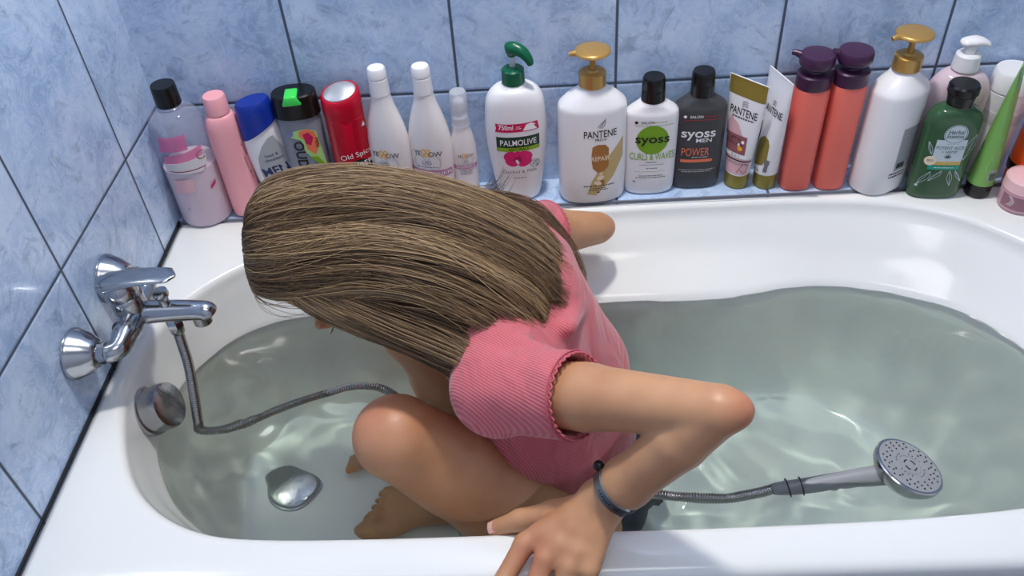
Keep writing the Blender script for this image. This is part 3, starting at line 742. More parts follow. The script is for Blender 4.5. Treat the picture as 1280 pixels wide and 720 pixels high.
for a in (-.6, .5, 1.3, 2.2, 3.2): b.line([(-.002, .087), (-.002+.012*math.cos(a), .087+.009*math.sin(a))], .0005, I_dmagenta, 2)
b.line([(.025+.0075*math.cos(a), .076+.0072*math.sin(a)) for a in np.linspace(0, 2*PI, 14)], .0007, I_dgreen, 2).text('100', .025, .0765, .0045, I_dgreen, 2).micro(.020, .030, .0735, 1, I_dgreen).disc(.029, .0705, .003, .0012, I_dgreen, 3, rot=.5)
b.text('Orchid & Milk', 0, .060, .0062, I_grey, 2, sx=1.1).micro(-.018, .018, .055, 1, I_lgrey, h=.0014).micro(-.014, .014, .0500, 1, I_grey, h=.0014)
b.finish()
# 10 and 17 big white pump bottles with gold pumps
def pantene(x, y, rz, lab, front=True, a=.0545, ang=PI, H=.201, bb=.034):
    b = Bottle('shampoo_bottle', lab, 'bottle', (x, y, E0), rz)
    b.body([(0, a*.86, bb*.8), (.003, a*.95, bb*.94), (.008, a*.985, bb*.98), (.05, a, bb), (H-.034, a*.995, bb), (H-.029, a*.985, bb*.985), (H-.0255, a*.955, bb*.955), (H-.022, a*.90, bb*.90), (H-.014, a*.74, bb*.78), (H-.006, a*.52, bb*.62), (H-.001, a*.40, bb*.56), (H+.001, .0180, .0180), (H+.003, .0175, .0175)], M_white_pl, 2.35)
    pump_head(b, H+.003, M_gold, 'disc', r=.0275, ang=ang, collar_r=.0205, cz=.021, stem=M_gold)
    if front:
        for i in range(3): b.line([(.004+i*.003, .147-i*.001), (.0075+i*.0035, .1515), (.013+i*.0015, .1575+i*.002)], .0011, I_grey, 2)
        b.text('PANTENE', .008, .1290, .0125, I_black, 2, rot=.0, sx=.68, bold=.012).text('PRO-V', .009, .1225, .0045, I_black, 2, bold=.02)
        b.poly([(-.004, .112), (.004, .116), (.016, .115), (.022, .108), (.021, .092), (.022, .074), (.016, .066), (.004, .064), (-.003, .072), (-.006, .090)], I_brown, 2)
        b.text('REPAIR', .0085, .086, .0085, I_cream, 3, sx=.78, bold=.02).micro(-.002, .018, .0965, 1, I_cream)
        b.poly([(.022, .092), (.046, .122), (.046, .086), (.030, .052), (.002, .018), (-.012, .022), (-.004, .048), (.005, .064), (.018, .066)], I_tan, 1)
        b.disc(.009, .053, .006, .0045, I_cream, 3, rot=.4).disc(.005, .043, .0065, .004, I_cream, 3, rot=-.4).disc(.012, .0435, .004, .006, I_brown, 2).disc(.010, .061, .0035, .002, I_cream, 3, rot=.5)
        b.micro(-.020, .034, .0365, 1, I_black, h=.0018).micro(-.010, .022, .032, 2, I_black, gap=.0034, h=.0014).rect(.004, .008, .0235, .026, I_black, 3)
        b.finish()
    else:
        b.rect(-.012, .026, .046, .124, I_silver, 1, .0)
        b.micro(-.009, .023, .119, 16, I_grey, h=.001, gap=.0038, layer=2, center=False)
        b.micro(-.018, .018, .0400, 2, I_black, h=.003, gap=.006, center=False)
        for i in range(10): b.rect(-.008+i*.0016, -.0072+i*.0016+.0006*(i % 3 == 0), .050, .060, I_black, 3)
        b.finish('back_label')
pantene(.7005, -.0470, 4, 'big white pump bottle with gold disc pump and brown repair label')
# 11, 12 flip-cap ovals
def syoss(x, y, rz, lab, dark):
    b = Bottle('conditioner_bottle' if not dark else 'shampoo_bottle', lab, 'bottle', (x, y, E0), rz)
    a, bb = .0415, .0215
    b.body([(0, a*.84, bb*.8), (.003, a*.94, bb*.93), (.009, a*.98, bb*.98), (.03, a, bb), (.14, a*1.02, bb), (.148, a*1.0, bb)]+[(.1505, a*.985, bb*.975), (.1535, a*.94, bb*.93), (.1575, a*.82, bb*.86), (.1625, a*.62, bb*.86), (.1655, a*.50, .0182), (.167, .0185, .0178), (.169, .0178, .0178)], M_anthracite if dark else M_white_pl, 2.5)
    b.loft('cap', [(.1685, .0178, .0178), (.1695, .0186, .0186), (.187, .0182, .0182), (.1873, .0176, .0176), (.1885, .0176, .0176), (.1888, .0182, .0182), (.205, .0176, .0176), (.2085, .0158, .0158)], M_black)
    tc = I_white if dark else I_black
    b.disc(-.026, .139, .0026, .0026, tc, 2).text('SALON', -.019, .1372, .0045, tc, 2, align='LEFT', bold=.02).micro(-.004, .026, .1385, 1, I_red if dark else I_leaf, h=.0012)
    b.rect(-.028, .032, .1330, .1338, I_red if dark else I_leaf, 2)
    if not dark: b.disc(0, .107, .0255, .0265, I_leaf, 1)
    b.text('syoss', .0 if not dark else -.003, .102, .0160, tc, 3, sx=1.12, bold=.022)
    if dark:
        b.text('MEN', .006, .0925, .0072, tc, 3, sx=1.25, bold=.02).text('POWER', -.006, .067, .0150, I_coral, 3, sx=.60).rect(-.028, .020, .0545, .0600, I_coral, 2).disc(.020, .0572, .0028, .0027, I_coral, 2)
        b.micro(-.014, .018, .0635, 1, I_white).micro(-.03, .028, .039, 2, I_lgrey, gap=.0035)
    else:
        b.text('CURLS & WAVES', .001, .0700, .0135, I_leaf, 3, sx=.50).micro(-.012, .012, .0645, 1, I_black, h=.0013).micro(-.02, .022, .0600, 1, I_grey).micro(-.01, .012, .0530, 1, I_black, h=.0013)
        b.rect(-.026, .022, .0470, .0475, I_lime, 2).micro(-.026, .026, .0385, 2, I_black, gap=.0036, h=.0012).rect(-.028, -.024, .027, .0285, I_black, 2)
    b.finish()
syoss(.7955, -.0400, 0, 'white oval bottle with black flip cap and lime green circle', False)
syoss(.8730, -.0300, 0, 'charcoal oval bottle with black flip cap and orange word power', True)
# 13, 14 tubes standing on their caps
def tubeb(x, y, rz, lab, body_m, cap_m, rb, H, crimp, name='hair_mask_tube', tilt=(0, 0), ch=.026, shear=0.):
    b = Bottle(name, lab, 'tube', (x, y, E0), rz, tilt=tilt)
    b.loft('cap', [(0, rb*.93, rb*.93*.9), (.0015, rb*.98, rb*.9), (ch, rb, rb*.92), (ch+.001, rb*.96, rb*.88)], cap_m)
    sec = []
    for i in range(13):
        t = i/12; z = ch+.0015+(H-.008-ch)*t
        sec.append((z, rb*.97+(crimp-rb*.97)*t, (rb*.9)*(1-t)**.8+.0012, 2+1.2*t))
    sec.append((H, crimp, .0011, 3.2))
    b.body(sec, body_m, shear=shear)
    return b
b = tubeb(.943, -.038, -38, 'white and rose tube with olive gold band on top, standing on its gold cap', M_white_pl, M_olive, .0205, .192, .0335, shear=-.10)
b.rect(-.0312, .0312, .163, .1915, M_olive, 1)
b.rect(-.0245, .0245, .030, .060, I_rose, 1).rect(-.0250, .014, .068, .100, I_dusk, 2).poly([(-.027, .100), (-.02, .128), (-.004, .118), (.006, .100)], I_rose, 1)
for i in range(3): b.line([(-.004, .148+i*.0035), (.001, .150+i*.0035), (.006, .149+i*.0035)], .0012, I_grey, 2)
b.text('PANTENE', .0, .133, .0125, I_black, 2, sx=.60, bold=.012).micro(-.018, .020, .128, 1, I_black, h=.002)
b.text("LIFT'N", -.006, .090, .0055, I_black, 3).text('VOLUME', -.006, .082, .0055, I_black, 3)
b.disc(.008, .090, .0025, .003, I_white, 3).disc(.002, .084, .002, .0025, I_white, 3).disc(.005, .078, .004, .0042, I_yellow, 3)
b.rect(-.0245, .018, .061, .067, I_white, 3).text('5 in 1', .0, .062, .0045, I_black, 4).rect(-.0245, .0245, .055, .0575, I_dgreen, 2).micro(-.02, .02, .051, 2, I_grey)
b.line([(.006, .034), (.014, .052), (.022, .046), (.018, .034), (.01, .04)], .001, I_dusk, 2)
b.finish()
b = tubeb(.989, -.0420, -72, 'white tube with olive patch and pointed crimped top, standing on its gold cap', M_white_pl, M_olive, .0205, .200, .034)
for i in range(3): b.line([(.0, .151+i*.003), (.004, .153+i*.003), (.009, .152+i*.003)], .001, I_grey, 2)
b.text('PANTENE', .004, .136, .0120, I_black, 2, sx=.62, bold=.012)
b.poly([(-.016, .036), (-.016, .060), (-.008, .088), (.002, .096), (.012, .094), (.016, .085), (.016, .058), (.010, .046), (-.004, .040)], M_olive, 1).poly([(-.026, .06), (-.020, .105), (-.013, .118), (-.012, .09), (-.016, .066)], I_slate, 1)
b.micro(-.01, .008, .034, 2, I_black).rect(.013, .0195, .034, .058, I_grey, 2)
b.finish()
# 15, 16 coral bottles with plum pumps
for x, y, rz, ang, lab, H in ((1.036, -.0500, 0, 2.75, 'left of the two slim coral pump bottles with plum pumps', .184), (1.0905, -.0520, 0, 3.0, 'right of the two slim coral pump bottles with plum pumps', .188)):
    b = Bottle('shampoo_bottle', lab, 'bottle', (x, y, E0), rz)
    b.body([(0, .0205, .0175), (.002, .0235, .0205), (.008, .0248, .0215), (.08, .0252, .022), (H-.006, .0262, .0235), (H, .0245, .022)], M_coral, 2.8)
    b.loft('collar', [(H, .0250, .0235), (H+.001, .0258, .0242), (H+.021, .0262, .0246), (H+.023, .024, .0225), (H+.0235, .011, .011), (H+.026, .010, .010)], M_purple, 2.2)
    b.loft('pump_stem', [(H+.025, .0055, .0055), (H+.038, .0055, .0055)], M_clear_cap, seg=20)
    zt = H+.0345; r = .0262; bm = bmesh.new()
    lathe(bm, [(.010, zt), (r*.95, zt+.001), (r, zt+.004), (r, zt+.0145), (r*.93, zt+.0185), (r*.6, zt+.0195), (.001, zt+.0195)], seg=44)
    tube(bm, [(math.cos(ang)*r*.8, math.sin(ang)*r*.8, zt+.012), (math.cos(ang)*r*1.25, math.sin(ang)*r*1.25, zt+.0155), (math.cos(ang)*r*(1.45 if rz == 0 and x < 1.05 else 1.2), math.sin(ang)*r*(1.45 if x < 1.05 else 1.2), zt+.015)], [.007, .0045, .004], 14)
    from_bm('pump_head', bm, M_purple, b.root, sharp=50)
    b.text('KERASYS', .0, .125, .010, I_dusk, 1, rot=-PI/2, align='LEFT', turn=1.1)
    b.micro(-.004, .012, .085, 10, I_dusk, turn=1.25, gap=.005)
    b.finish()
# 17 the other gold pump bottle, back turned
pantene(1.168, -.0560, 30, 'big white gold-pump bottle turned with its grey ingredients panel showing', False, a=.047, ang=PI-.3, H=.206, bb=.036)
# 18 pearly pink pump bottle behind
b = Bottle('soap_bottle', 'pearly pale pink pump bottle with white pump behind the green bottle', 'bottle', (1.268, -.0335, E0), 0)
b.body([(0, .042, .024), (.004, .045, .028), (.05, .048, .0295), (.13, .0485, .03)]+arc(.14, .0485, .03, .188, .018, .0165, 9)+[(.193, .0165, .0165)], M_pink_pearl, 2.2)
b.loft('liquid', [(.004, .043, .026), (.05, .046, .0278), (.13, .0465, .028)]+arc(.14, .0465, .028, .176, .024, .018, 6), I_rose, 2.2)
b.loft('pump_collar', [(.191, .0185, .0185), (.192, .0198, .0198), (.214, .0178, .0178), (.217, .0150, .0150)], M_white_pl)
bm = bmesh.new(); p = catmull([(-.017, 0, .232), (-.004, 0, .235), (.012, -.002, .235), (.024, -.004, .230)], 6); tube(bm, p, np.interp(np.linspace(0, 1, len(p)), [0, .15, .5, 1], [.005, .0105, .0125, .006]), 20, flat=(.55, 1))
lathe(bm, [(.010, .214), (.0085, .222), (.010, .230)], seg=24); from_bm('pump_head', bm, M_white_pl, b.root)
b.text('creme soap', 0, .135, .009, I_black, 1, rot=.0, sx=.9); b.finish()
# 19 green bottle
b = Bottle('shampoo_bottle', 'translucent dark green bottle with black cap and pale leafy label', 'bottle', (1.247, -.0890, E0), -6)
b.body([(0, .034, .017), (.003, .039, .0195), (.01, .041, .021), (.13, .041, .021)]+arc(.134, .041, .021, .160, .0185, .0165, 7)+[(.164, .0165, .0165)], M_green_clear, 2.8)
b.loft('liquid', [(.003, .037, .018), (.01, .039, .0195), (.13, .039, .0195), (.15, .028, .0175)], ink('deep_green_liquid', 38, 84, 44), 2.8)
b.loft('cap', [(.163, .0170, .0170), (.164, .0180, .0180), (.181, .0205, .0205), (.1815, .0200, .0200), (.183, .0205, .0205), (.184, .0225, .0225), (.194, .0222, .0222), (.1975, .0195, .0195)], M_black)
b.disc(.002, .122, .0170, .0165, I_pale, 1)
b.line([(.002+.0155*math.cos(a), .122+.015*math.sin(a)) for a in np.linspace(0, 2*PI, 16)], .0007, I_dgreen, 2)
b.text('Herbal', .002, .1225, .0075, I_dgreen, 2, bold=.01, sx=.8).text('Essences', .002, .1155, .0068, I_dgreen, 2, bold=.01, sx=.72)
b.rect(-.022, .022, .073, .112, I_pale, 2).micro(-.010, .012, .1045, 1, I_dgreen).text('POTENT ALOE', .0, .0955, .0055, I_slate, 3, sx=.8).text('+ HEMP', .0, .0885, .0048, I_slate, 3)
for a in np.linspace(.2, PI-.2, 7): b.line([(0, .080), (.0055*math.cos(a), .080+.0062*math.sin(a))], .0010, I_dgreen, 3)
b.disc(-.023, .074, .0085, .0085, I_cream, 3).text('BIO', -.023, .0725, .004, I_dgreen, 4)
b.rect(-.018, .022, .0665, .0735, I_gold, 2).rect(-.024, .022, .0580, .0660, I_teal, 3).micro(-.018, .016, .0615, 1, I_white, layer=4)
for sgn, x0, z0, dx, dz in ((1, .024, .075, .010, .045), (-1, -.024, .085, -.008, .022), (-1, -.018, .054, -.014, -.026), (-1, -.002, .056, -.016, -.020), (1, .010, .056, .006, -.028), (1, .018, .056, .014, -.022)):
    b.line([(x0, z0), (x0+dx*.3-dz*.16, z0+dz*.45), (x0+dx, z0+dz)], .0006, I_pale, 2).line([(x0, z0), (x0+dx*.5+dz*.14, z0+dz*.5), (x0+dx, z0+dz)], .0006, I_pale, 2).line([(x0, z0), (x0+dx, z0+dz)], .0005, I_pale, 2)
b.rect(-.034, -.030, .024, .028, I_pale, 2)
b.finish()
# 20 green tube
b = tubeb(1.319, -.0940, 55, 'bright lime green tube with leaf drawings standing on a black cap', M_lime_tube, M_black, .0215, .232, .026, tilt=(0, 0), name='body_lotion_tube', ch=.022)
for (x0, z0, dx, dz) in ((-.012, .032, .004, .045), (-.004, .032, .010, .030), (-.016, .040, -.002, .040), (-.008, .085, .012, .016), (-.010, .110, .012, .018), (-.006, .14, .010, .014)):
    b.line([(x0, z0), (x0+dx*.3-dz*.14, z0+dz*.5), (x0+dx, z0+dz)], .0006, I_lgreen, 2, -.3).line([(x0, z0), (x0+dx*.6+dz*.14, z0+dz*.5), (x0+dx, z0+dz)], .0006, I_lgreen, 2, -.3)
b.line([(.004, .032), (.004, .12), (.002, .2)], .0005, I_lgreen, 2, -.6); b.line([(.006, .032), (.006, .1)], .0005, I_lgreen, 2, -.9)
b.rect(-.004, .010, .034, .056, I_silver, 2, -.9)
for i in range(8): b.rect(-.002+i*.0014, -.0013+i*.0014, .036, .050, I_black, 3, -.9)
b.finish()
# 21 white bottle at the back, 22 orange bottle, 23 pink jar
b = Bottle('lotion_bottle', 'white round bottle in the back row at the far right, behind the green tube', 'bottle', (1.3495, -.0330, E0))
b.body([(0, .026, .026), (.003, .030, .030), (.15, .0305, .0305), (.152, .028, .028)], M_white_pl)
b.loft('cap', [(.1525, .0300, .0300), (.1535, .0312, .0312), (.181, .0305, .0305), (.185, .028, .028)], M_white_pl)
b.loft('band', [(.1, .0309, .0309), (.101, .0311, .0311), (.12, .0311, .0311), (.121, .0309, .0309)], I_lgrey)
b = Bottle('shower_gel_bottle', 'orange bottle with black band at the right edge of the photo', 'bottle', (1.3945, -.0840, E0), 12)
b.body([(0, .026, .022), (.004, .031, .026), (.06, .033, .028), (.12, .031, .026)]+arc(.13, .031, .026, .165, .014, .013, 6), M_orange, 2.3)
b.loft('black_band', [(.036, .0330, .0281), (.037, .0334, .0285), (.051, .0338, .0287), (.052, .0334, .0283)], M_black, 2.3)
b.loft('cap', [(.163, .0155, .0145), (.164, .0165, .0155), (.186, .0155, .0145), (.188, .014, .013)], M_black)
b.text('2 IN 1', -.004, .112, .010, I_black, 1, rot=.2, bold=.02).micro(-.02, .008, .098, 3, I_black, gap=.005); b.text('FRESH', -.006, .080, .007, I_black, 1, rot=.1); b.finish()
b = Bottle('cream_jar', 'small round pink jar with dusky band at the right corner of the tub', 'jar', (1.368, -.1320, E0))
b.body([(0, .027, .027), (.002, .030, .030), (.006, .0312, .0312), (.033, .0312, .0312), (.036, .0295, .0295)], mat('dusky_pink_jar', lin(206, 160, 172), .3))
b.loft('lid', [(.0345, .0305, .0305), (.0355, .0318, .0318), (.0525, .0310, .0310), (.0555, .0285, .0285), (.0565, .02, .02)], mat('pale_pink_lid', lin(242, 196, 200), .35))
b.rect(-.045, .045, .008, .031, mat('mauve_band_print', lin(150, 104, 118), .4), 1, -.01)
for k in range(3): b.line([(-.034+k*.003, .012), (-.028+k*.002, .022), (-.034+k*.002, .030)], .0006, I_white, 2, -.01)
b.finish()
# ------------------------------------------------------------------ the person
# signed distance field of tapered limbs, blended and turned into one surface
class Field:
    def __init__(s, lo, hi, h):
        s.lo = np.array(lo, np.float32); s.h = h
        s.n = np.ceil((np.array(hi)-np.array(lo))/h).astype(int)+1
        s.ax = [s.lo[i]+h*np.arange(s.n[i], dtype=np.float32) for i in range(3)]
        s.F = np.full(tuple(s.n), .06, np.float32)
    def sub(s, lo, hi):
        a = [max(0, int((lo[i]-s.lo[i])/s.h)) for i in range(3)]; b = [min(int(s.n[i]), int((hi[i]-s.lo[i])/s.h)+2) for i in range(3)]
        if any(b[i] <= a[i] for i in range(3)): return None, None
        sl = tuple(slice(a[i], b[i]) for i in range(3))
        X, Y, Z = np.meshgrid(s.ax[0][sl[0]], s.ax[1][sl[1]], s.ax[2][sl[2]], indexing='ij')
        return sl, np.stack([X, Y, Z], -1)
    def blend(s, sl, d, k, sub=False):
        f = s.F[sl]
        if sub: d = -d; h = np.clip(.5-.5*(d-f)/k, 0, 1) if k else (d > f)*1.; s.F[sl] = f*(1-(1-h))*1 if False else np.maximum(f, d) if not k else (f*h+d*(1-h)+k*h*(1-h)); return
        if k: h = np.clip(.5+.5*(f-d)/k, 0, 1); s.F[sl] = f*(1-h)+d*h-k*h*(1-h)
        else: s.F[sl] = np.minimum(f, d)
    def cone(s, a, b, ra, rb, k=.012, flat=None, grow=0.):
        a = np.array(a, np.float32); b = np.array(b, np.float32); ra += grow; rb += grow
        m = max(ra, rb)*(1.35 if flat else 1)+.05
        sl, P_ = s.sub(np.minimum(a, b)-m, np.maximum(a, b)+m)
        if sl is None: return
        ab = b-a; t = np.clip(((P_-a)@ab)/(ab@ab+1e-12), 0, 1)
        v = P_-a-t[..., None]*ab
        if flat is not None:
            n, f = flat; n = np.array(n, np.float32); n /= np.linalg.norm(n)
            v = v+(v@n)[..., None]*n*(1/f-1)
            d = np.linalg.norm(v, axis=-1)-(ra+(rb-ra)*t); d = d*np.where(d > 0, 1, 1)*.85
        else: d = np.linalg.norm(v, axis=-1)-(ra+(rb-ra)*t)
        s.blend(sl, d.astype(np.float32), k)
    def ell(s, c, r, R=None, k=.012, grow=0., sub=False):
        c = np.array(c, np.float32); r = np.array(r, np.float32)+grow; m = r.max()+.05
        sl, P_ = s.sub(c-m, c+m)
        if sl is None: return
        v = P_-c
        if R is not None: v = v@np.array(R, np.float32).T
        k0 = np.linalg.norm(v/r, axis=-1); k1 = np.linalg.norm(v/(r*r), axis=-1)+1e-9
        d = k0*(k0-1)/k1
        s.blend(sl, d.astype(np.float32), k, sub)
    def mesh(s, name, material, parent=None, smooth_iter=2):
        V, Q = surface_nets(s.F, s.lo, s.h)
        me = bpy.data.meshes.new(name)
        me.vertices.add(len(V)); me.loops.add(len(Q)*4); me.polygons.add(len(Q))
        # a little relaxation takes the grid out of the surface
        for _ in range(smooth_iter):
            acc = np.zeros_like(V); cnt = np.zeros(len(V))
            for i in range(4):
                a, b = Q[:, i], Q[:, (i+1) % 4]
                for c in range(3): acc[:, c] += np.bincount(a, V[b, c], len(V))+np.bincount(b, V[a, c], len(V))
                cnt += np.bincount(a, minlength=len(V))+np.bincount(b, minlength=len(V))
            V = V*.4+.6*acc/cnt[:, None]
        me.vertices.foreach_set('co', V.astype(np.float32).ravel())
        me.loops.foreach_set('vertex_index', Q.astype(np.int32).ravel())
        me.polygons.foreach_set('loop_start', np.arange(0, len(Q)*4, 4, dtype=np.int32))
        me.update(calc_edges=True); me.validate()
        return link(name, me, material, parent)
def surface_nets(F, lo, h):
    I = F < 0; nx, ny, nz = F.shape
    cnt = np.zeros((nx-1, ny-1, nz-1), np.int8)
    for i in (0, 1):
        for j in (0, 1):
            for k in (0, 1): cnt += I[i:nx-1+i, j:ny-1+j, k:nz-1+k]
    act = (cnt > 0) & (cnt < 8); C_ = np.argwhere(act); idx = np.full(act.shape, -1, np.int64); idx[act] = np.arange(len(C_))
    acc = np.zeros((len(C_), 3)); n = np.zeros(len(C_))
    for axis in range(3):
        o1, o2 = [a for a in range(3) if a != axis]
        for u in (0, 1):
            for v in (0, 1):
                p = C_.copy(); p[:, o1] += u; p[:, o2] += v; q = p.copy(); q[:, axis] += 1
                fa = F[p[:, 0], p[:, 1], p[:, 2]]; fb = F[q[:, 0], q[:, 1], q[:, 2]]
                m = (fa < 0) != (fb < 0); t = fa[m]/(fa[m]-fb[m])
                pt = (p[m]-C_[m]).astype(float); pt[:, axis] += t; acc[m] += pt; n[m] += 1
    V = (C_+acc/n[:, None])*h+lo
    quads = []
    for axis in range(3):
        o1, o2 = (axis+1) % 3, (axis+2) % 3
        sl0 = [slice(None)]*3; sl1 = [slice(None)]*3; sl0[axis] = slice(0, -1); sl1[axis] = slice(1, None)
        a, b = I[tuple(sl0)], I[tuple(sl1)]
        E_ = np.argwhere(a != b); E_ = E_[(E_[:, o1] > 0) & (E_[:, o2] > 0) & (E_[:, o1] < F.shape[o1]-1) & (E_[:, o2] < F.shape[o2]-1)]
        ins = a[E_[:, 0], E_[:, 1], E_[:, 2]]
        def cell(d1, d2):
            c = E_.copy(); c[:, o1] -= d1; c[:, o2] -= d2; return idx[c[:, 0], c[:, 1], c[:, 2]]
        q = np.stack([cell(1, 1), cell(0, 1), cell(0, 0), cell(1, 0)], 1)
        q[~ins] = q[~ins][:, ::-1]; quads.append(q)
    Q = np.concatenate(quads); Q = Q[(Q >= 0).all(1)]
    return V, Q

M_skin = mat('skin', lin(206, 156, 128), .42, sss=.12, sss_rad=(1, .35, .2))
tcn = nd(M_skin, 'ShaderNodeTexCoord'); nz1 = nd(M_skin, 'ShaderNodeTexNoise'); nz1.inputs['Scale'].default_value = 14; nz1.inputs['Detail'].default_value = 3
crn = nd(M_skin, 'ShaderNodeValToRGB'); crn.color_ramp.elements[0].position = .35; crn.color_ramp.elements[0].color = lin(184, 132, 96); crn.color_ramp.elements[1].position = .65; crn.color_ramp.elements[1].color = lin(200, 150, 112)
lk(M_skin, tcn.outputs['Object'], nz1.inputs[0]); lk(M_skin, nz1.outputs[0], crn.inputs[0])
# rosier elbow, knuckles and knees: reddish skin tone around fixed body places
prev = crn.outputs[0]
for (cx, cy, cz, rr0) in ((.800, -.712, .232, .042), (.40, -.555, .045, .07), (.59, -.742, .030, .045), (.43, -.345, .03, .06), (.72, -.16, .01, .035)):
    gm = nd(M_skin, 'ShaderNodeVectorMath', operation='DISTANCE'); lk(M_skin, tcn.outputs['Object'], gm.inputs[0]); gm.inputs[1].default_value = (cx, cy, cz)
    mr_ = nd(M_skin, 'ShaderNodeMapRange'); mr_.interpolation_type = 'SMOOTHSTEP'; mr_.inputs['From Min'].default_value = 0; mr_.inputs['From Max'].default_value = rr0; mr_.inputs['To Min'].default_value = .42; mr_.inputs['To Max'].default_value = 0
    lk(M_skin, gm.outputs['Value'], mr_.inputs['Value'])
    mxx = nd(M_skin, 'ShaderNodeMix', data_type='RGBA'); lk(M_skin, mr_.outputs[0], mxx.inputs[0]); lk(M_skin, prev, mxx.inputs[6]); mxx.inputs[7].default_value = lin(200, 112, 96); prev = mxx.outputs[2]
lk(M_skin, prev, P(M_skin).inputs['Base Color'])
bz = nd(M_skin, 'ShaderNodeTexNoise'); bz.inputs['Scale'].default_value = 300; bz.inputs['Detail'].default_value = 3; bb_ = nd(M_skin, 'ShaderNodeBump'); bb_.inputs['Strength'].default_value = .12; bb_.inputs['Distance'].default_value = .0006
lk(M_skin, tcn.outputs['Object'], bz.inputs[0]); lk(M_skin, bz.outputs[0], bb_.inputs['Height']); lk(M_skin, bb_.outputs[0], P(M_skin).inputs['Normal'])
M_nail = mat('nail', lin(222, 170, 158), .25)

HCN = np.array([.354, -.402, .172])      # head centre
HU = np.array([-.985, -.03, .17]); HU /= np.linalg.norm(HU)
HN_ = np.array([-.16, -.20, -.97]); HN_ -= HU*(HN_@HU); HN_ /= np.linalg.norm(HN_)
HL = np.cross(HU, HN_)                    # towards the viewer's side
if HL[1] > 0: HL = -HL
def hd(u, n, l): return HCN+HU*u+HN_*n+HL*l
RH = np.stack([HU, HN_, HL])              # world -> head frame (u, n, l)

shL, shR = np.array([.556, -.566, .106]), np.array([.566, -.262, .088])
elL, elR = np.array([.773, -.706, .222]), np.array([.700, -.165, .018])
wrL, wrR = np.array([.664, -.693, .056]), np.array([.520, -.160, -.030])
hipL, hipR = np.array([.655, -.495, -.290]), np.array([.655, -.335, -.290])
knL, knR = np.array([.423, -.553, .004]), np.array([.432, -.350, -.005])
anL, anR = np.array([.486, -.452, -.335]), np.array([.450, -.345, -.335])
torso = [  # a, b, ra, rb
    ((.570, -.455, .085), (.615, -.450, -.04), .070, .072), ((.570, -.365, .085), (.615, -.370, -.04), .070, .072),
    ((.585, -.41, .095), (.640, -.41, -.04), .078, .076),
    ((.615, -.450, -.04), (.650, -.445, -.17), .070, .062), ((.615, -.370, -.04), (.650, -.375, -.17), .070, .062), ((.640, -.41, -.04), (.668, -.41, -.17), .072, .068),
    ((.650, -.445, -.17), (.665, -.462, -.30), .068, .092), ((.650, -.375, -.17), (.665, -.358, -.30), .068, .092)]
shoulder = [((.560, -.42, .135), shL, .050, .046), ((.562, -.40, .135), shR, .050, .048), ((.590, -.49, .075), shL, .056, .042), ((.590, -.32, .070), shR, .062, .046)]
chest = [((.548, -.455, .050), .054), ((.548, -.365, .050), .054)]
def add_torso(f, g=0., k=.022):
    for a, b, ra, rb in torso: f.cone(a, b, ra, rb, k, grow=g)
    for a, b, ra, rb in shoulder: f.cone(a, b, ra, rb, k, grow=g)
    for c, r in chest: f.ell(c, (r, r, r), k=k, grow=g)
def lerp(a, b, t): return np.array(a)*(1-t)+np.array(b)*t
body = Field((.21, -.80, -.425), (.86, -.04, .31), .0033)
add_torso(body)
# neck and head
body.cone((.560, -.41, .140), hd(-.085, -.020, 0), .050, .046, .02)
body.ell(hd(.010, -.018, 0), (.098, .085, .072), RH, .02)
body.ell(hd(-.030, .030, 0), (.078, .052, .058), RH, .02)
body.cone(hd(-.092, .066, 0), hd(-.052, .010, .046), .018, .020, .02); body.cone(hd(-.092, .066, 0), hd(-.052, .010, -.046), .018, .020, .02)
body.ell(hd(-.098, .070, 0), (.018, .015, .018), RH, .012)
for s_ in (1, -1):
    body.ell(hd(.002, .078, .031*s_), (.010, .012, .016), RH, .006, sub=True)     # eye socket
    body.ell(hd(.0065, .0700, .031*s_), (.0085, .0082, .0125), RH, .003); body.ell(hd(-.0085, .0680, .031*s_), (.0050, .0065, .0115), RH, .003)
    body.cone(hd(.020, .078, .014*s_), hd(.017, .066, .048*s_), .007, .006, .010)  # brow
    body.ell(hd(-.028, .060, .040*s_), (.020, .016, .018), RH, .016)              # cheek
    body.ell(hd(-.008, .000, .077*s_), (.030, .018, .006), RH, .005); body.ell(hd(-.008, .002, .083*s_), (.018, .009, .004), RH, .003, sub=True)
    body.ell(hd(-.036, .088, .012*s_), (.006, .008, .007), RH, .006)              # nostril wing
body.cone(hd(.012, .076, 0), hd(-.030, .094, 0), .0075, .0100, .010); body.ell(hd(-.033, .0965, 0), (.0095, .0095, .0100), RH, .006)
body.cone(hd(-.058, .088, -.018), hd(-.058, .088, .018), .004, .004, .005); body.ell(hd(-.058, .091, 0), (.0045, .007, .014), RH, .004); body.ell(hd(-.068, .089, 0), (.0055, .0075, .013), RH, .004)
body.ell(hd(-.0628, .098, 0), (.0008, .0035, .015), RH, .002, sub=True)
# arms
def arm(f, sh, el, wr, bulge):
    sh, el, wr = map(np.array, (sh, el, wr)); m = lerp(sh, el, .45)
    f.cone(sh, m, .041, .0358, .012); f.cone(m, el, .0358, .0252, .008)
    fm = lerp(el, wr, .30)
    f.cone(el, fm, .0250, .0285, .0025); f.cone(fm, lerp(el, wr, .75), .0285, .0262, .004); f.cone(lerp(el, wr, .75), wr, .0265, .0250, .012)
    f.ell(np.array(el)+np.array(bulge), (.0155, .0155, .0155), k=.010)
arm(body, shL, elL, wrL, (.016, -.006, .006)); arm(body, shR, elR, wrR, (.014, .006, -.004))
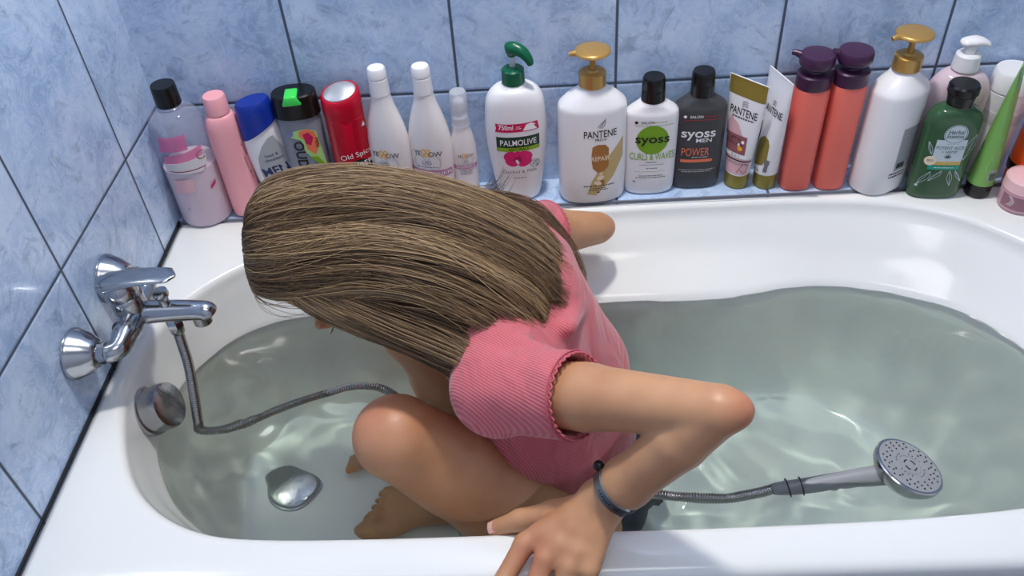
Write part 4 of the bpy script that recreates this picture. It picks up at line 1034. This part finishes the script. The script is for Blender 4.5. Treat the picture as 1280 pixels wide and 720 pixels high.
# legs
def leg(f, hip, kn, an, toe_dir):
    hip, kn, an = map(np.array, (hip, kn, an))
    f.cone(hip, lerp(hip, kn, .5)+np.array([0, -.006, -.016]), .088, .078, .02); f.cone(lerp(hip, kn, .5)+np.array([0, -.006, -.016]), kn, .078, .051, .02)
    f.ell(kn+np.array([-.008, -.004, .010]), (.047, .046, .047), k=.02)
    calf = lerp(kn, an, .32)+np.array([.020, 0, 0])
    f.cone(kn, calf, .044, .050, .02); f.cone(calf, lerp(kn, an, .75), .050, .034, .02); f.cone(lerp(kn, an, .75), an, .034, .030, .02)
    hl = np.array([an[0]+.020, an[1], -.390]); d = np.array([math.cos(toe_dir), math.sin(toe_dir), 0]); sd = np.array([-d[1], d[0], 0])
    f.cone(an, hl, .030, .026, .015); bl = hl+d*.135+np.array([0, 0, -.002])
    f.cone(an+d*.01, bl+np.array([0, 0, .004]), .030, .020, .015)
    f.cone(hl, bl-sd*.016, .024, .020, .012); f.cone(hl, bl+sd*.018, .024, .018, .012); f.cone(bl-sd*.02, bl+sd*.02, .020, .018, .012)
    big = -1 if an[1] < -.4 else 1
    for i in range(5):
        o = (i-2)*.0165*(-big)*-1; r = .0115 if i == 0 else .0085-.0004*i; L = .048-.005*i
        oo = big*(-1)*(i-2)*.0165
        st = bl+sd*oo*(-1 if an[1] < -.4 else 1)+d*.006
        f.cone(st, st+d*L*.62+np.array([0, 0, .003]), r*1.15, r, .005); f.cone(st+d*L*.62+np.array([0, 0, .003]), st+d*L+np.array([0, 0, -.006]), r, r*.92, .004)
leg(body, hipL, knL, anL, PI+.02); leg(body, hipR, knR, anR, PI-.06)
body.ell((.700, -.455, -.315), (.075, .065, .088), k=.02); body.ell((.700, -.365, -.315), (.075, .065, .088), k=.02)
# hands
nails = []
def hand(f, wr, knuckles, fingers, thumb, up):
    """knuckles: 4 points; fingers: 4 lists of 3 further joints; thumb: 4 points"""
    wr = np.array(wr)
    for i, kn_ in enumerate(knuckles):
        kn_ = np.array(kn_); f.cone(lerp(wr, kn_, .12), kn_, .0165, .0122, .006)
        js = [kn_]+[np.array(q) for q in fingers[i]]; rs = [.0122, .0106, .0094, .0083] if i < 3 else [.0106, .0094, .0084, .0075]
        for a, b, ra, rb in zip(js, js[1:], rs, rs[1:]): f.cone(a, b, ra, rb, .0028)
        f.ell(kn_+np.array(up)*.004, (.0100, .0100, .0095), k=.005)
        nails.append((js[-2], js[-1], rs[-1]))
    for a, b in zip(knuckles, knuckles[1:]): f.cone(lerp(a, wr, .22), lerp(b, wr, .22), .0125, .0125, .008)
    th = [np.array(q) for q in thumb]; rs = [.0180, .0150, .0122, .0100]
    for a, b, ra, rb in zip(th, th[1:], rs, rs[1:]): f.cone(a, b, ra, rb, .006)
    f.cone(th[1], lerp(knuckles[0], wr, .35), .011, .011, .010)
    nails.append((th[-2], th[-1], rs[-1]))
# near hand grips the rolled front rim: fingers over the outer edge, thumb along the inside
KL = [(.5800, -.7240, .0300), (.6020, -.7430, .0330), (.6260, -.7520, .0310), (.6480, -.7530, .0270)]
FL = [[(.5560, -.7580, .0160), (.5500, -.7680, -.0100), (.5510, -.7670, -.0290)],
      [(.5840, -.7770, .0110), (.5790, -.7770, -.0190), (.5800, -.7680, -.0390)],
      [(.6140, -.7800, .0080), (.6110, -.7790, -.0190), (.6110, -.7690, -.0380)],
      [(.6410, -.7770, .0060), (.6390, -.7760, -.0140), (.6390, -.7690, -.0300)]]
TL = [(.6430, -.6900, .0400), (.6120, -.6860, .0270), (.5740, -.6820, .0110), (.5440, -.6810, -.0060)]
hand(body, wrL, KL, FL, TL, (-.3, -.6, .75))
body.cone(wrL, lerp(wrL, KL[1], .45), .0225, .0170, .012, flat=((-.2, -.5, .85), .8)); body.cone(wrL, lerp(wrL, KL[3], .45), .0200, .0160, .012)
# far hand rests against the far inner wall, hidden behind the shoulder and hair
KR = [(.470, -.182, -.055), (.462, -.170, -.058), (.462, -.155, -.058), (.468, -.143, -.056)]
FR = [[(.443, -.192, -.066), (.424, -.196, -.078), (.410, -.198, -.088)], [(.432, -.174, -.068), (.412, -.176, -.080), (.396, -.178, -.090)],
      [(.434, -.160, -.066), (.415, -.163, -.077), (.400, -.167, -.088)], [(.445, -.148, -.062), (.430, -.151, -.072), (.418, -.155, -.080)]]
TR = [(.512, -.178, -.045), (.492, -.198, -.058), (.468, -.212, -.070), (.450, -.220, -.078)]
hand(body, wrR, KR, FR, TR, (-.3, .3, .8))
person = body.mesh('person', M_skin, None, 2)
tag(person, 'long-haired person in pink ribbed t-shirt crouching forward in the bath, one hand gripping the rim', 'person')
try: person.cycles.is_caustics_receiver = True
except Exception: pass

# eyes, lashes, nails
for s_ in (1, -1):
    bm = bmesh.new(); bmesh.ops.create_uvsphere(bm, u_segments=20, v_segments=12, radius=.0098)
    bmesh.ops.translate(bm, verts=bm.verts, vec=Vector(hd(.000, .0650, .031*s_)))
    from_bm('eye', bm, mat('eye_white', lin(232, 226, 222), .2), person)
    bm = bmesh.new()
    for k in range(14):
        t = (k-6.5)/6.5; base = hd(.000+.001*(1-t*t), .0775-.006*t*t, (.031+.0125*t)*s_); tip = base+HN_*.0085+HU*.003+HL*s_*t*.004
        tube(bm, [base, lerp(base, tip, .5)+HU*-.0008, tip], [.0005, .00035, .00012], 5)
    from_bm('eyelashes', bm, M_black, person)
for a, b, r in nails[:5]:
    bm = bmesh.new()
    a, b = Vector(a), Vector(b); d = (b-a).normalized(); out = Vector((-.1, -1, .25)) if a.z < .0 else Vector((0, -.3, 1))
    out = (out-d*out.dot(d)).normalized(); sd = d.cross(out); c = b-d*.001+out*(r*.86); rows = []
    for i in range(5):
        for j in range(5): u, v = (i-2)/2, (j-2)/2; rows.append(bm.verts.new(c+d*(u*.0055)+sd*(v*r*.66)+out*(-.0022*v*v+.0012-.001*u*u)))
    for i in range(4):
        for j in range(4): bm.faces.new((rows[i*5+j], rows[i*5+j+1], rows[i*5+j+6], rows[i*5+j+5]))
    from_bm('fingernail', bm, M_nail, person)

# ------------------------------------------------------------------ clothes
M_shirt = mat('pink_ribbed_cotton', lin(214, 112, 130), .85, spec=.2)
P(M_shirt).inputs['Sheen Weight'].default_value = .25
tcs = nd(M_shirt, 'ShaderNodeTexCoord'); mps = nd(M_shirt, 'ShaderNodeMapping'); mps.inputs['Rotation'].default_value = (0, .35, .75)
wv = nd(M_shirt, 'ShaderNodeTexWave'); wv.bands_direction = 'Y'; wv.inputs['Scale'].default_value = 110; wv.inputs['Distortion'].default_value = 1.2; wv.inputs['Detail'].default_value = 1; wv.inputs['Detail Scale'].default_value = .15
lk(M_shirt, tcs.outputs['Object'], mps.inputs[0]); lk(M_shirt, mps.outputs[0], wv.inputs[0])
crs = nd(M_shirt, 'ShaderNodeValToRGB'); crs.color_ramp.elements[0].color = lin(188, 90, 100); crs.color_ramp.elements[1].color = lin(214, 118, 124)
lk(M_shirt, wv.outputs[0], crs.inputs[0]); lk(M_shirt, crs.outputs[0], P(M_shirt).inputs['Base Color'])
ns = nd(M_shirt, 'ShaderNodeTexNoise'); ns.inputs['Scale'].default_value = 16; ns.inputs['Detail'].default_value = 2; ns.inputs['Distortion'].default_value = .6
mps2 = nd(M_shirt, 'ShaderNodeMapping'); mps2.inputs['Scale'].default_value = (1.6, .8, .6); mps2.inputs['Rotation'].default_value = (.3, .5, .4)
lk(M_shirt, tcs.outputs['Object'], mps2.inputs[0]); lk(M_shirt, mps2.outputs[0], ns.inputs[0])
b1 = nd(M_shirt, 'ShaderNodeBump'); b1.inputs['Strength'].default_value = .85; b1.inputs['Distance'].default_value = .018; lk(M_shirt, ns.outputs[0], b1.inputs['Height'])
b2 = nd(M_shirt, 'ShaderNodeBump'); b2.inputs['Strength'].default_value = .5; b2.inputs['Distance'].default_value = .0007; lk(M_shirt, wv.outputs[0], b2.inputs['Height']); lk(M_shirt, b1.outputs[0], b2.inputs['Normal'])
lk(M_shirt, b2.outputs[0], P(M_shirt).inputs['Normal'])

sf = Field((.46, -.72, -.30), (.80, -.14, .24), .0033)
add_torso(sf, .0075, .028)
def sleeve(f, sh, el, t, r0, r1, g=0.):
    f.cone(lerp(sh, el, -.02), lerp(sh, el, t), r0+g, r1+g, .006)
sleeve(sf, shL, elL, .40, .051, .0490); sleeve(sf, shR, elR, .42, .050, .0480)
# the front of the shirt hangs loose between chest and thigh
sf.cone((.535, -.470, .045), (.590, -.505, -.075), .050, .045, .03); sf.cone((.535, -.370, .040), (.590, -.345, -.075), .050, .045, .03)
sf.cone((.590, -.500, -.07), (.655, -.500, -.165), .050, .050, .03)
# soft folds: narrow ridges gathering at armpit, shoulder and waist
for a, b, r, dpt in (((.520, -.585, .120), (.560, -.610, .145), .006, 0), ((.530, -.560, .148), (.585, -.585, .160), .006, 0), ((.560, -.535, .160), (.610, -.560, .160), .006, 0),
                ((.545, -.525, .02), (.600, -.530, -.060), .008, 0), ((.590, -.530, -.055), (.660, -.520, -.090), .008, 0), ((.640, -.525, .060), (.690, -.480, -.060), .008, 0),
                ((.640, -.50, .135), (.655, -.44, .110), .007, 0), ((.655, -.30, .06), (.68, -.36, -.05), .008, 0)):
    sf.cone(a, b, r*1.6, r, .014)
G = np.meshgrid(*sf.ax, indexing='ij'); X, Y, Z = G
cutz = -(Z+.180+.012*np.sin(X*40)); sf.F = np.maximum(sf.F, cutz.astype(np.float32))            # hem
for sh, el, t in ((shL, elL, .40), (shR, elR, .42)):                                             # open cuffs
    d = (el-sh); L = np.linalg.norm(d); d = d/L; c = lerp(sh, el, t)
    pl = (X-c[0])*d[0]+(Y-c[1])*d[1]+(Z-c[2])*d[2]
    rad = np.sqrt(np.maximum(0, (X-c[0])**2+(Y-c[1])**2+(Z-c[2])**2-pl**2))
    sf.F = np.where((pl > -.05) & (rad < .10), np.maximum(sf.F, pl), sf.F).astype(np.float32)
    hole = np.maximum(rad-(.0435 if el[1] < -.5 else .0425), -pl-.03)
    sf.F = np.where(pl > -.06, np.maximum(sf.F, -hole), sf.F).astype(np.float32)
nk = np.array([.545, -.41, .175]); dn = np.sqrt(((X-nk[0])/.075)**2+((Y-nk[1])/.085)**2+((Z-nk[2])/.065)**2)-1
sf.F = np.maximum(sf.F, (-dn*.06)).astype(np.float32)
shirt = sf.mesh('shirt', M_shirt, person, 3)
shirt['label'] = 'pink ribbed short-sleeved t-shirt'
# scalloped edging on the cuffs
def ring_pts(c, d, r, n, amp=0., k=0):
    d = Vector(d).normalized(); a = d.orthogonal().normalized(); b_ = d.cross(a)
    return [Vector(c)+(a*math.cos(t)+b_*math.sin(t))*r+d*amp*math.sin(k*t) for t in [2*PI*i/n for i in range(n+1)]]
for sh, el, t, r in ((shL, elL, .405, .0462), (shR, elR, .425, .0450)):
    bm = bmesh.new(); c = lerp(sh, el, t); d = el-sh
    tube(bm, ring_pts(c, d, r+.001, 240, .0016, 34), .0013, 6); tube(bm, ring_pts(c-d/np.linalg.norm(d)*.004, d, r+.003, 120), .0011, 6)
    from_bm('cuff_edging', bm, mat('cuff_thread', lin(190, 92, 104), .8), shirt)

shf = Field((.42, -.62, -.425), (.80, -.22, -.13), .004)
for a, b, ra, rb in torso[-2:]: shf.cone(a, b, ra, rb, .02, grow=.006)
for hp_, kn_ in ((hipL, knL), (hipR, knR)): shf.cone(hp_, lerp(hp_, kn_, .30), .088, .078, .02)
shf.ell((.700, -.455, -.315), (.080, .070, .090), k=.02); shf.ell((.700, -.365, -.315), (.080, .070, .090), k=.02)
Xs, Ys, Zs = np.meshgrid(*shf.ax, indexing='ij'); shf.F = np.maximum(shf.F, (Zs+.165)).astype(np.float32); shf.F = np.maximum(shf.F, (-.4195-Zs)).astype(np.float32)
for hp_, kn_ in ((hipL, knL), (hipR, knR)):
    d = kn_-hp_; d = d/np.linalg.norm(d); c = lerp(hp_, kn_, .30)
    shf.F = np.where((np.abs(Ys-hp_[1]) < .2), np.maximum(shf.F, (Xs-c[0])*d[0]+(Ys-c[1])*d[1]*0+(Zs-c[2])*d[2]), shf.F).astype(np.float32)
M_shorts = mat('black_shorts_cloth', lin(22, 26, 30), .8); add_noise_bump(M_shorts, 40, .3)
shorts = shf.mesh('shorts', M_shorts, person, 2); shorts['label'] = 'black shorts'

# bracelet: leather strap with an engraved steel plate
ax_ = Vector(elL-wrL).normalized(); cb = Vector(lerp(wrL, elL, .19)); cam_dir = (Vector((.6121, -1.2309, .8665))-cb); e1 = (cam_dir-ax_*cam_dir.dot(ax_)).normalized(); e2 = ax_.cross(e1)
def band(bm, r, w, th, a0, a1, n=60, r2=None):
    rings = []
    for i in range(n+1):
        t = a0+(a1-a0)*i/n; rad = e1*math.cos(t)+e2*math.sin(t)
        rings.append([bm.verts.new(cb+rad*(r+o)+ax_*z) for o, z in ((0, -w/2), (th, -w/2+.0008), (th, w/2-.0008), (0, w/2))])
    for a, b in zip(rings, rings[1:]):
        for k in range(4): bm.faces.new((a[k], a[(k+1) % 4], b[(k+1) % 4], b[k]))
    bm.faces.new(rings[0][::-1]); bm.faces.new(rings[-1])
bm = bmesh.new(); band(bm, .0272, .0115, .0018, 0, 2*PI*.999)
brace = from_bm('bracelet', bm, M_black_soft, person, sharp=40); brace['label'] = 'black leather bracelet with silver plate'
bm = bmesh.new(); band(bm, .0291, .0128, .0018, -.95, .80)
from_bm('silver_plate', bm, mat('engraved_steel', lin(138, 140, 142), .3, metal=1.), brace, sharp=40)
for t in (-1.02, .87):
    bm = bmesh.new(); band(bm, .0289, .0145, .0026, t-.07, t+.07, 6); from_bm('plate_clasp', bm, M_chrome, brace, sharp=40)
bm = bmesh.new()
for k, t in enumerate(np.linspace(-.35, .55, 9)):
    if k == 6: continue
    for (du, dv, lu, lv) in ((0, 0, .0005, .0017), (.0009, (k % 3-1)*.0012, .0012, .0004)):
        c = cb+(e1*math.cos(t)+e2*math.sin(t))*.0310; tg = -e1*math.sin(t)+e2*math.cos(t); rad = (e1*math.cos(t)+e2*math.sin(t))
        vs = [bm.verts.new(c+tg*(du+a*lu)+ax_*(dv+b_*lv)+rad*.0001) for a, b_ in ((-1, -1), (1, -1), (1, 1), (-1, 1))]; bm.faces.new(vs)
from_bm('engraving', bm, I_black, brace, smooth=False)
bm = bmesh.new(); rad = e1*math.cos(-1.25)+e2*math.sin(-1.25); bmesh.ops.create_uvsphere(bm, u_segments=16, v_segments=10, radius=.0062, matrix=Matrix.Translation(cb+rad*.0325+ax_*.004))
from_bm('bead', bm, M_black, brace)

# ------------------------------------------------------------------ hair
# station centres down the hair, lateral and vertical half sizes
HS = [(0.25, -0.4, 0.192, 0.012, 0.012), (0.256, -0.4, 0.192, 0.048, 0.052), (0.274, -0.4, 0.192, 0.074, 0.08), (0.31, -0.4, 0.191, 0.089, 0.094), (0.357, -0.402, 0.189, 0.094, 0.1), (0.407, -0.405, 0.184, 0.096, 0.102), (0.462, -0.41, 0.172, 0.102, 0.098), (0.511, -0.412, 0.152, 0.112, 0.092), (0.551, -0.412, 0.13, 0.118, 0.086), (0.565, -0.412, 0.112, 0.118, 0.082), (0.586, -0.41, 0.098, 0.11, 0.078), (0.602, -0.406, 0.086, 0.098, 0.074)]
HSa = catmull(HS, 8); NHS = len(HSa)
def hs_at(u):
    x = np.clip(u, 0, 1)*(NHS-1); i = np.minimum(x.astype(int), NHS-2); t = (x-i)[..., None]
    return HSa[i]*(1-t)+HSa[i+1]*t
def hair_pt(u, phi, k=1.):
    """u along the hair from crown to ends, phi round it: 0 on top, positive towards the viewer"""
    s = hs_at(u); t = phi
    # local tilt of the section with the fall of the back
    du = np.gradient(HSa[:, 2])/np.gradient(HSa[:, 0]); sl = np.interp(np.clip(u, 0, 1)*(NHS-1), np.arange(NHS), du); nrm = np.stack([-sl, 0*sl, np.ones_like(sl)], -1); nrm /= np.linalg.norm(nrm, axis=-1)[..., None]
    w = np.clip((u-.25)/.3, 0, 1)[..., None]; up = nrm*w+np.array([0, 0, 1.])*(1-w); up /= np.linalg.norm(up, axis=-1)[..., None]
    c = s[..., :3]; lat = np.array([0, -1., 0])
    return c+lat*(s[..., 3]*k*np.sin(t))[..., None]+up*(s[..., 4]*k*np.cos(t))[..., None]
def u_end(phi):
    s = np.clip((phi-.45)/1.0, 0, 1); s = s*s*(3-2*s); q = np.clip((-phi-.1)/1.2, 0, 1)
    return .985-.16*s-.10*q+.045*np.exp(-((phi-.8)/.35)**2)
# solid under-layer
bm = bmesh.new(); nu, nv = 64, 56; rings = []
for i in range(nu):
    u = np.full(nv, i/(nu-1)); ph = np.linspace(-1.95, 1.62, nv); u = u*(u_end(ph)+.03*np.sin(ph*7))*.90
    kk = .945-.02*np.sin(ph*7+u*9)-.13*np.exp(-((ph-.55-.4*(u-.4))/.16)**2-((u-.42)/.16)**2)
    p = hair_pt(u, ph, kk); p2 = hair_pt(u, ph, kk-.16)
    rings.append(([bm.verts.new(q) for q in p], [bm.verts.new(q) for q in p2]))
for (a, a2), (b_, b2_) in zip(rings, rings[1:]):
    for j in range(nv-1):
        bm.faces.new((a[j], a[j+1], b_[j+1], b_[j])); bm.faces.new((a2[j], b2_[j], b2_[j+1], a2[j+1]))
    for j in (0, nv-1): bm.faces.new((a[j], b_[j], b2_[j], a2[j]))
for (a, a2) in (rings[0], rings[-1]):
    for j in range(nv-1): bm.faces.new((a[j], a[j+1], a2[j+1], a2[j]))
M_hair = mat('hair', lin(108, 82, 58), .42, spec=.45)
at = nd(M_hair, 'ShaderNodeAttribute'); at.attribute_name = 'tone'
ch_ = nd(M_hair, 'ShaderNodeValToRGB'); e = ch_.color_ramp.elements
e[0].position = 0; e[0].color = lin(62, 46, 36); e[1].position = 1; e[1].color = lin(212, 184, 144)
for ps, cc in ((.3, (98, 77, 58)), (.55, (136, 110, 82)), (.8, (178, 148, 110))): q_ = ch_.color_ramp.elements.new(ps); q_.color = lin(*cc)
lk(M_hair, at.outputs['Fac'], ch_.inputs[0]); lk(M_hair, ch_.outputs[0], P(M_hair).inputs['Base Color'])
M_hair_under = mat('hair_under', lin(84, 64, 46), .6); nzz, mpp = add_noise_bump(M_hair_under, 60, 1., .004, sc=(1, 9, 9))
hair = from_bm('hair', bm, M_hair_under, person); hair['label'] = 'long light brown hair with blonde streaks'
def strands(name, paths, tones, rads, parent):
    """paths (N, K, 3)"""
    N, K, _ = paths.shape
    T = np.gradient(paths, axis=1); T /= np.linalg.norm(T, axis=2)[..., None]+1e-9
    ref = np.array([.13, .31, .94]); A = np.cross(T, ref); A /= np.linalg.norm(A, axis=2)[..., None]+1e-9; B = np.cross(T, A)
    V = np.empty((N, K, 3, 3)); taper = np.interp(np.linspace(0, 1, K), [0, .08, .75, 1], [.5, 1, .9, .25])
    for k in range(3):
        a = 2*PI*k/3; V[:, :, k] = paths+(A*math.cos(a)+B*math.sin(a))*(rads[:, None]*taper[None])[..., None]
    V = V.reshape(-1, 3); base = (np.arange(N)[:, None, None]*K+np.arange(K-1)[None, :, None])*3; k = np.arange(3)[None, None]
    Q = np.stack([base+k, base+(k+1) % 3, base+3+(k+1) % 3, base+3+k], -1).reshape(-1, 4)
    me = bpy.data.meshes.new(name); me.vertices.add(len(V)); me.loops.add(len(Q)*4); me.polygons.add(len(Q))
    me.vertices.foreach_set('co', V.astype(np.float32).ravel()); me.loops.foreach_set('vertex_index', Q.astype(np.int32).ravel())
    me.polygons.foreach_set('loop_start', np.arange(0, len(Q)*4, 4, dtype=np.int32)); me.update(calc_edges=True)
    at = me.attributes.new('tone', 'FLOAT', 'POINT'); at.data.foreach_set('value', np.repeat(tones, K*3).astype(np.float32))
    o = link(name, me, M_hair, parent); o['kind'] = 'stuff'; return o
K = 26
def clump(N, ph0, ph1, u0, u1, depth=(0.955, 1.02), fan=0., tone=(.25, .7), wig=.012, seedc=0, sag=0.):
    ph = rng.uniform(ph0, ph1, N); us = u0+rng.uniform(0, .04, N); ue = u1*(u_end(ph) if u1 > .7 else 1)-np.abs(rng.normal(0, .03, N))+.03*np.sin(ph*7); k0 = rng.uniform(*depth, N)
    tt = np.linspace(0, 1, K)[None]; U = us[:, None]+(ue-us)[:, None]*tt
    lock = np.round(ph*5.5)/5.5; w1 = rng.normal(0, 1, N)
    PH = ph[:, None]*(1+fan*tt)+.05*np.sin(lock[:, None]*23+U*5)+(lock-ph)[:, None]*.22*tt**1.5+wig*w1[:, None]*np.sin(U*9+w1[:, None]*4)
    PH = PH+sag*tt**2
    KK = k0[:, None]+.012*np.cos((PH)*11+lock[:, None]*3)+.012*np.sin(ph[:, None]*26+U*7)+.03*tt**3*rng.uniform(-.5, 1, N)[:, None]
    hollow = np.exp(-((PH-.55-.4*(U-.4))/.15)**2-((U-.42)/.16)**2); KK = KK-.12*hollow
    PH = PH+.16*np.sin(U*6.5+.8)*(.35+.65*np.clip(PH+.4, 0, 1))*(U > 0)
    Pp = hair_pt(U, PH, KK)
    base = .46+.20*np.sin(ph*9.1+1.3)+.16*np.sin(ph*31)+.12*np.sin(ph*67+2)+.22*np.exp(-((ph-.95)/.22)**2)+.15*np.exp(-((ph+.25)/.2)**2)
    tone_ = tone[0]+(tone[1]-tone[0])*np.clip(base+rng.normal(0, .34, N), 0, 1)
    return Pp, tone_
sets = [clump(9500, -1.75, 1.35, .0, .98, tone=(.08, .80)), clump(3000, .62, 1.52, .02, .62, tone=(.3, .95), sag=.05), clump(700, -1.5, 1.4, .05, 1.03, depth=(1.01, 1.06), tone=(.15, .75), wig=.06),
        clump(260, -1.6, 1.6, .02, .99, depth=(1.03, 1.10), tone=(.3, .9), wig=.11),
        clump(500, -.2, .9, .10, .9, depth=(1.0, 1.03), tone=(.55, .95), wig=.03)]
Pp = np.concatenate([s[0] for s in sets]); tn_ = np.concatenate([s[1] for s in sets])
strands('hair_strands', Pp, tn_, rng.uniform(.00026, .00046, len(Pp)), hair)
# hairline: short roots that run round the crown down to the forehead
N_ = 2600; phr = rng.uniform(1.55, 2*PI-1.55, N_); tt = np.linspace(0, 1, 12)[None]; Ur = .0+(.06+.02*np.abs(np.cos(phr))[:, None]**2+rng.uniform(-.012, .012, N_)[:, None])*tt
strands('hairline', hair_pt(Ur, phr[:, None]+0*tt, rng.uniform(.93, 1.0, N_)[:, None]+0*tt), rng.uniform(.1, .7, N_), rng.uniform(.0003, .0005, N_), hair)
# locks that slide forward over the near shoulder and past the jaw
def lock_set(guides, N, spread, tone, K=26):
    g = catmull(guides, 6)[:, :3]; L = np.linspace(0, len(g)-1, K); g = np.stack([np.interp(L, np.arange(len(g)), g[:, i]) for i in range(3)], 1)
    sp = np.interp(np.linspace(0, 1, K), np.linspace(0, 1, len(spread)), spread)
    off = rng.normal(0, 1, (N, 1, 3)); off /= np.maximum(1, np.linalg.norm(off, axis=2, keepdims=True)/1.5)
    pp = g[None]+off*sp[None, :, None]+.0015*np.sin(np.linspace(0, 9, K)[None, :, None]+off*4)
    return pp, rng.uniform(tone[0], tone[1], N)
lk_ = [lock_set([(.300, -.462, .225), (.335, -.484, .195), (.385, -.500, .170), (.440, -.510, .148), (.490, -.520, .125), (.525, -.535, .105), (.545, -.550, .090)], 1000, [.008, .012, .013, .013, .012, .010, .006], (.35, 1.)),
       lock_set([(.310, -.472, .210), (.372, -.492, .165), (.425, -.502, .140), (.475, -.517, .118), (.512, -.537, .100), (.535, -.557, .085)], 600, [.008, .010, .011, .011, .009, .005], (.35, .9)),
       lock_set([(.380, -.495, .185), (.440, -.510, .160), (.500, -.530, .140), (.540, -.560, .135), (.560, -.585, .130)], 700, [.016, .018, .018, .014, .006], (.2, .8)),
       lock_set([(.470, -.300, .17), (.530, -.285, .155), (.590, -.280, .130), (.630, -.300, .095), (.655, -.330, .06)], 700, [.014, .018, .02, .018, .012], (.15, .6)),
       lock_set([(.420, -.310, .18), (.480, -.275, .160), (.540, -.240, .145), (.560, -.205, .150)], 40, [.01, .014, .012, .012], (.1, .4))]
Pp = np.concatenate([s[0] for s in lk_]); tn_ = np.concatenate([s[1] for s in lk_])
strands('loose_locks', Pp, tn_, rng.uniform(.00026, .00044, len(Pp)), hair)
